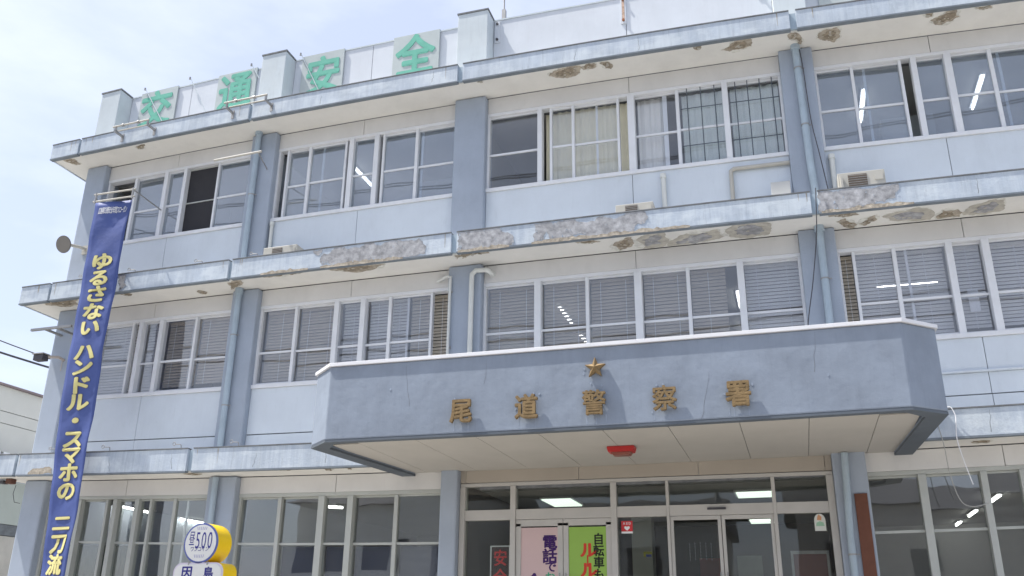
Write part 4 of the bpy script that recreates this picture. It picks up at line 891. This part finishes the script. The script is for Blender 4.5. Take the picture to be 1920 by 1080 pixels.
part('body', MB(False).box(-14.32, -14.08, -0.62, -0.46, 6.55, 6.67), darkmetal_m, flo, bevel=0.01)
part('hood', MB(False).box(-14.34, -14.06, -0.65, -0.45, 6.671, 6.69), steel_m, flo)
part('arm', MB(False).tube([(-14.12, -0.5, 6.64), (-14.0, -0.3, 6.68), (-14.0, -0.147, 6.66)], 0.03, 8).tube([(-13.98, -0.2, 6.62), (-13.98, -0.2, 6.42)], 0.008, 6), mat('beige_plastic', (0.45, 0.40, 0.36), 0.6, 0.05), flo)
ef = thing('corner_lamp', 'small rusty lamp under the left end of the lowest eave with a looped wire', 'lamp', (-14.45, -0.3, 3.95))
part('body', MB().box(-14.62, -14.48, -0.38, -0.24, 4.03, 4.134), mat('dark_rust', (0.12, 0.06, 0.045), 0.8, 0.3, 20), ef, bevel=0.015)
part('shade', MB().box(-14.78, -14.67, -0.38, -0.24, 4.03, 4.10), darkmetal_m, ef, bevel=0.01)
part('wire', MB().tube([(-14.5, -0.22, 4.02), (-14.55, -0.2, 3.85), (-14.50, -0.18, 3.68), (-14.38, -0.16, 3.66)], 0.006, 6), darkmetal_m, ef)
# brown board on the right column
single('wooden_board', MB().box(0.86, 1.04, -0.175, -0.149, 1.4, 3.49), mat('red_brown_wood', (0.13, 0.05, 0.03), 0.6, 0.15, 6, streak=0.2), 'tall red brown wooden board on the right column beside the entrance', 'board', bevel=0.004)

# ------------------------------------------------------------------ cables
def cable(pts, r, m, label, name='cable'):
    s = []
    P = [Vector(p) for p in pts]
    for k in range(len(P) - 1):
        a = P[max(0, k - 1)]; b = P[k]; c = P[k + 1]; d = P[min(len(P) - 1, k + 2)]
        for q in range(6):
            t = q / 6
            s.append(0.5 * ((2 * b) + (c - a) * t + (2 * a - 5 * b + 4 * c - d) * t * t + (3 * b - a - 3 * c + d) * t ** 3))
    s.append(P[-1]); mb = MB(); mb.tube(s, r, 6); single(name, mb, m, label, 'cable')
cable([(2.18, -0.80, 4.565), (2.23, -0.82, 4.55), (2.265, -0.83, 4.46), (2.27, -0.83, 4.38), (2.245, -0.82, 4.1), (2.29, -0.8, 3.79), (2.36, -0.78, 3.46)], 0.007, white_m, 'loose white cable hanging from the low eave right of the canopy')
cable([(2.02, -0.78, 4.5), (2.04, -0.8, 4.28), (2.07, -0.82, 3.99), (2.09, -0.8, 3.6), (2.18, -0.75, 3.25), (2.33, -0.7, 3.17), (2.55, -0.6, 3.22)], 0.006, mat('grey_cable', (0.35, 0.35, 0.33), 0.6, 0), 'thin grey cable looping in front of the right ground floor window')
cable([(0.84, -0.24, 11.3), (0.862, -0.28, 10.86), (0.888, -0.29, 9.82), (0.96, -0.29, 9.1), (1.02, -0.3, 8.45)], 0.008, darkmetal_m, 'thin black cable beside the right downpipe on the top floor')
cable([(0.80, -0.80, 8.25), (0.775, -0.80, 7.9), (0.74, -0.60, 7.5), (0.62, -0.45, 6.8), (0.46, -0.30, 6.0), (0.44, -0.3, 5.2)], 0.008, darkmetal_m, 'thin black cable hanging from the middle eave across the right column')
for dz, r_, lab in ((0, 0.012, 'thin upper overhead wire reaching the left wall of the station'), (-0.16, 0.022, 'thick lower overhead cable reaching the left wall of the station')):
    mb = MB(False); pts = []
    for k in range(25):
        t = k / 24; x = -14.36 - 14 * t; y = 0.4 - 5.0 * t; z = 6.72 + dz + 6.5 * t - 1.3 * 4 * t * (1 - t) * 0.5 + (0.0 if dz else 0.10 * min(1, t * 8))
        pts.append((x, y, z))
    mb.tube(pts, r_, 6); single('overhead_wire', mb, darkmetal_m, lab, 'wire')
# lightning rod and roof pipe
lr = thing('lightning_rod', 'thin metal mast on the roof beside the middle parapet post', 'mast', (-4.83, 0.36, 13.4))
part('mast', MB().tube([(-4.83, 0.36, 13.40), (-4.83, 0.36, 15.2)], 0.018, 8), steel_m, lr); part('base', MB().box(-4.87, -4.79, 0.32, 0.40, 13.42, 13.72), steel_m, lr)
rp_ = thing('roof_pipe', 'long cream pipe lying along the top of the parapet', 'pipe', (-3.0, 0.4, 13.42))
part('pipe', MB().tube([(-3.82, 0.52, 13.55), (-2.30, 0.52, 13.55)], 0.06, 12), cream_m, rp_, smooth=True)
part('support', MB().box(-3.5, -3.45, 0.45, 0.6, 13.0, 13.5).box(-2.6, -2.55, 0.45, 0.6, 13.0, 13.5), steel_m, rp_)

# ------------------------------------------------------------------ round street sign
sg = thing('street_sign', 'round yellow rimmed sign over a rounded name plate on a pole before the station', 'sign', (-5.32, -6.9, 0))
yl = mat('yellow_sign_body', (0.78, 0.52, 0.01), 0.45, 0.04, 2); sf = mat('white_sign_face', (0.66, 0.67, 0.66), 0.4, 0.03); nv = mat('navy_sign_print', (0.03, 0.03, 0.22), 0.5, 0)
cx, cz, rr = -7.45, 2.62, 0.255
part('drum', MB(False).tube([(cx, -3.985, cz), (cx, -3.68, cz)], rr, 40), yl, sg, smooth=True)
part('rim', MB(False).tube([(cx, -4.0, cz), (cx, -3.9855, cz)], rr, 40), mat('blue_grey_rim', (0.10, 0.13, 0.36), 0.4, 0), sg, smooth=True)
part('face', MB(False).tube([(cx, -4.006, cz), (cx, -4.0005, cz)], rr * 0.91, 40), sf, sg, smooth=True)
mb = MB(False)
for k, ch in enumerate('500'): put_glyph(mb, ch, cx - 0.045 + k * 0.092, cz + 0.045, -4.0075, 0.15, 0.30, 0, -0.004)
put_glyph(mb, '昼', cx - 0.135, cz + 0.06, -4.0075, 0.09, 0.20, 0, 0)
for k, ch in enumerate('ワンコイン'): put_glyph(mb, ch, cx - 0.115 + k * 0.056, cz - 0.075, -4.0075, 0.058, 0.068, 0, 0.01)
part('lettering', mb, nv, sg)
mb = MB(False)
for k in range(6):
    for s_, zz in ((1, cz + 0.185), (-1, cz - 0.165)):
        t = (k - 2.5) * 0.024; mb.raw([(cx + t - 0.005, -4.0072, zz - 0.02), (cx + t + 0.005, -4.0072, zz - 0.02), (cx + t * 1.2 + 0.004, -4.0072, zz + 0.02), (cx + t * 1.2 - 0.004, -4.0072, zz + 0.02)], [(0, 1, 2, 3)])
part('leaf_print', mb, mat('lilac_print', (0.3, 0.3, 0.5), 0.5, 0), sg)
def rrect(x0, x1, z0, z1, r, n=7):
    p = []
    for (a, b, s_) in ((x1 - r, z1 - r, 0), (x0 + r, z1 - r, 1), (x0 + r, z0 + r, 2), (x1 - r, z0 + r, 3)):
        for k in range(n + 1):
            t = math.pi / 2 * (s_ + k / n); p.append((a + r * math.cos(t), b + r * math.sin(t)))
    return p
part('name_plate_body', MB(False).prism(rrect(-7.81, -7.07, 1.92, 2.375, 0.12), -3.985, -3.68, 'y'), yl, sg)
part('name_plate_rim', MB(False).prism(rrect(-7.81, -7.07, 1.92, 2.375, 0.12), -4.0, -3.9855, 'y'), mat('lilac_white_rim', (0.60, 0.56, 0.66), 0.4, 0), sg)
part('name_plate', MB(False).prism(rrect(-7.79, -7.09, 1.94, 2.355, 0.11), -4.006, -4.0005, 'y'), sf, sg)
mb = MB(False); put_glyph(mb, '因', -7.60, 2.25, -4.0075, 0.17, 0.17, 0, 0.035); put_glyph(mb, '島', -7.28, 2.245, -4.0075, 0.16, 0.16, 0, 0.03)
part('name_lettering', mb, nv, sg)
K = 0.714      # size of the drawing above against the real sign, whose face centre is at (-5.32, -7.0, 2.328)
for o in list(sg.children):
    for q in o.data.vertices: q.co = Vector((-5.32 + (q.co.x + 7.45) * K, -7.0 + (q.co.y + 4.0) * K, 2.328 + (q.co.z - 2.62) * K))
part('pole', MB(False).tube([(-5.32, -6.88, 0), (-5.32, -6.88, 1.83)], 0.036, 16), steel_m, sg, smooth=True)
bk = MB(False)
for sx in (-1, 1): bk.box(-5.32 + sx * 0.10 - 0.008, -5.32 + sx * 0.10 + 0.008, -7.0045, -6.99, 2.13, 2.16)
part('bracket', bk, steel_m, sg, kind='stuff')

# ------------------------------------------------------------------ neighbouring building at left
nb = thing('neighbour_building', 'cream clad building behind the left edge of the station', 'building', (-25, 10, 0))
nm = mat('cream_cladding', (0.64, 0.63, 0.58), 0.8, 0.04, 1.2, grime=0.05)
for z0, z1 in ((6.10, 6.86), (6.88, 7.19), (7.21, 7.88)):
    part('cladding_panel', MB(False).box(-30, -21.0, 1.5, 22, z0, z1), nm, nb)
part('wall', MB(False).box(-29.95, -21.05, 1.55, 21.9, 0, 7.84), grime_m, nb)
part('lower_wall', MB(False).box(-30, -21.01, 1.5, 22, 4.2, 6.08), mat('pale_green_cladding', (0.43, 0.46, 0.42), 0.8, 0.04), nb)
part('roof_edge', MB(False).box(-30.1, -20.9, 1.4, 22.1, 7.882, 7.94), mat('brown_roof_edge', (0.25, 0.2, 0.2), 0.8, 0.05), nb)
part('dark_band', MB(False).box(-30, -21.0, 1.5, 22, 3.9, 4.18), grime_m, nb)
part('base_wall', MB(False).box(-30, -21.0, 1.5, 22, 0, 3.88), mat('pale_base_wall', (0.5, 0.47, 0.42), 0.8, 0.1), nb)
aw = part('awning', MB(False).prism([(-21.0, 6.05), (-20.45, 5.85), (-20.45, 5.80), (-21.0, 5.98)], 3.0, 14, 'y'), mat('grey_awning', (0.35, 0.33, 0.33), 0.7, 0.05), nb)
for k in range(24):
    y = 3.4 + k * 0.32; part('awning_fringe', MB(False).box(-20.47, -20.43, y, y + 0.2, 5.86, 5.99), white_m if k % 3 else mat('red_fringe', (0.4, 0.1, 0.08), 0.7, 0), aw)

# ------------------------------------------------------------------ houses and poles across the road (seen mirrored in the panes)
def house(x0, x1, y0, y1, h, m, label):
    b = thing('house', label, 'building', ((x0 + x1) / 2, (y0 + y1) / 2, 0), 'buildings across the road')
    part('wall', MB(False).box(x0, x1, y0, y1, 0, h), m, b)
    for k in range(int(h / 0.45)):
        part('siding_board', MB(False).box(x0, x1, y1 + 0.001, y1 + 0.025, k * 0.45 + 0.02, k * 0.45 + 0.44), m, b)
    part('roof', MB(False).prism([(y0 - 0.4, h), (y1 + 0.4, h), ((y0 + y1) / 2, h + 1.6)], x0 - 0.4, x1 + 0.4, 'x'), mat('dark_roof_tile', (0.09, 0.09, 0.10), 0.7, 0.1), b)
    x = x0 + 1.2
    while x < x1 - 2:
        for z in (1.2, 4.0):
            if z + 1.2 < h:
                wv = part('window', MB(False).box(x, x + 1.4, y1 + 0.03, y1 + 0.06, z, z + 1.2), darkmetal_m, b)
        x += 3.4
house(-24, -14, -36, -26, 7.6, mat('pale_siding', (0.74, 0.75, 0.72), 0.8, 0.04), 'pale sided house across the road mirrored in the ground floor panes')
house(-12, -3.5, -38, -28, 6.3, mat('grey_siding', (0.62, 0.64, 0.63), 0.8, 0.04), 'grey sided house across the road mirrored left of the entrance')
house(0, 10, -36, -27, 6.8, mat('tan_siding', (0.50, 0.48, 0.44), 0.8, 0.04), 'tan sided house across the road mirrored in the right ground floor window')
for x, lab in ((-15.5, 'concrete utility pole across the road at left'), (-3.0, 'concrete utility pole across the road near the middle'), (9.5, 'concrete utility pole across the road at right')):
    p = thing('utility_pole', lab, 'pole', (x, -24.5, 0), 'utility poles across the road')
    part('shaft', MB(False).tube([(x, -24.5, 0), (x, -24.5, 10.5)], 0.17, 12, 0.11), concrete_m, p, smooth=True)
    part('crossarm', MB(False).box(x - 0.9, x + 0.9, -24.6, -24.5, 9.7, 9.8).box(x - 0.9, x + 0.9, -24.6, -24.5, 8.9, 9.0), steel_m, p)
for dy, z, lab in ((-0.1, 9.8, 'highest power line across the road'), (0.0, 9.0, 'middle power line across the road'), (0.1, 8.2, 'lowest power line across the road')):
    mb = MB(False); mb.tube([(-40 + k, -24.55 + dy, z - 0.35 * abs(math.sin(math.pi * (-40 + k + 15.5) / 12.5))) for k in range(80)], 0.02, 5)
    single('power_line', mb, darkmetal_m, lab, 'wire', 'power lines across the road')

for x, lab in ((-24.0, 'tall concrete pole on the near side of the road, far left'), (15.0, 'tall concrete pole on the near side of the road, far right')):
    p = thing('utility_pole', lab, 'pole', (x, -8.0, 0), 'utility poles near the forecourt')
    part('shaft', MB(False).tube([(x, -8, 0), (x, -8, 15.5)], 0.19, 12, 0.12), concrete_m, p, smooth=True)
    part('crossarm', MB(False).box(x - 0.05, x + 0.05, -8.6, -7.4, 14.3, 14.4), steel_m, p)
for y, z, lab in ((-7.6, 13.9, 'near power line mirrored in the top windows, inner one'), (-8.0, 14.2, 'near power line mirrored in the top windows, middle one'), (-8.4, 13.7, 'near power line mirrored in the top windows, outer one'),
                  (-8.0, 9.3, 'near telephone cable mirrored in the middle windows, upper one'), (-8.0, 8.9, 'near telephone cable mirrored in the middle windows, lower one')):
    mb = MB(False); mb.tube([(-24 + 39 * k / 30, y, z - 0.9 * 4 * (k / 30) * (1 - k / 30) * 0.6 + 0.5) for k in range(31)], 0.022 if z > 10 else 0.03, 6)
    single('power_line', mb, darkmetal_m, lab, 'wire', 'power lines near the forecourt')
# hall and office furniture
wood_m = mat('counter_wood', (0.16, 0.10, 0.06), 0.5, 0.1); shelf_m = mat('grey_office_steel', (0.36, 0.37, 0.36), 0.5, 0.06)
c = thing('reception_counter', 'brown reception counter deep inside the entrance hall', 'counter', (-3.4, 5.4, 0))
part('front', MB(False).box(-5.0, -1.9, 5.4, 5.5, 0, 1.1), wood_m, c); part('top', MB(False).box(-5.05, -1.85, 5.3, 5.9, 1.101, 1.15), shelf_m, c)
for x, z, m2, lab in ((-4.9, 2.5, mat('hall_poster_blue', (0.12, 0.2, 0.4), 0.6, 0.1), 'blue poster on the back wall of the hall'), (-2.2, 2.45, mat('hall_poster_red', (0.4, 0.1, 0.08), 0.6, 0.1), 'red poster on the back wall of the hall'), (-1.35, 2.5, mat('hall_poster_white', (0.5, 0.5, 0.48), 0.6, 0.1), 'white poster on the back wall of the hall')):
    single('wall_poster', MB(False).box(x, x + 0.55, 7.58, 7.595, z, z + 0.75), m2, lab, 'poster')
k = thing('hall_column', 'beige column standing inside the entrance hall', 'column', (-3.0, 4.0, 0)); part('shaft', MB(False).box(-3.15, -2.75, 4.0, 4.4, 0, 3.86), int_wall_m, k)
for x0, x1, fl, lab in ((-8.6, -7.4, 2, 'grey cabinet behind the middle floor window left of the white duct'), (2.2, 3.4, 2, 'grey cabinet behind the middle floor window at right'), (-11.5, -10.4, 2, 'grey cabinet behind the middle floor window left of the second column'),
                        (-12.0, -11.2, 3, 'grey cabinet behind the top floor window above the banner side'), (-7.2, -6.0, 3, 'grey cabinet behind the top floor window left of the middle column'), (2.2, 3.1, 3, 'grey cabinet behind the top right window'), (1.3, 2.6, 1, 'grey cabinet behind the ground floor window right of the entrance'), (-8.4, -7.0, 1, 'grey cabinet behind the ground floor window left of the entrance')):
    zb = 0 if fl == 1 else T[fl - 1]; zt = zb + 2.3
    o = thing('office_cabinet', lab, 'cabinet', ((x0 + x1) / 2, 1.4, zb), 'office cabinets'); part('body', MB(False).box(x0, x1, 1.4, 1.8, zb, zt), shelf_m, o)
    part('door', MB(False).box(x0 + 0.02, (x0 + x1) / 2 - 0.01, 1.385, 1.399, zb + 0.1, zt - 0.05), shelf_m, o); part('door', MB(False).box((x0 + x1) / 2 + 0.01, x1 - 0.02, 1.385, 1.399, zb + 0.1, zt - 0.05), shelf_m, o)
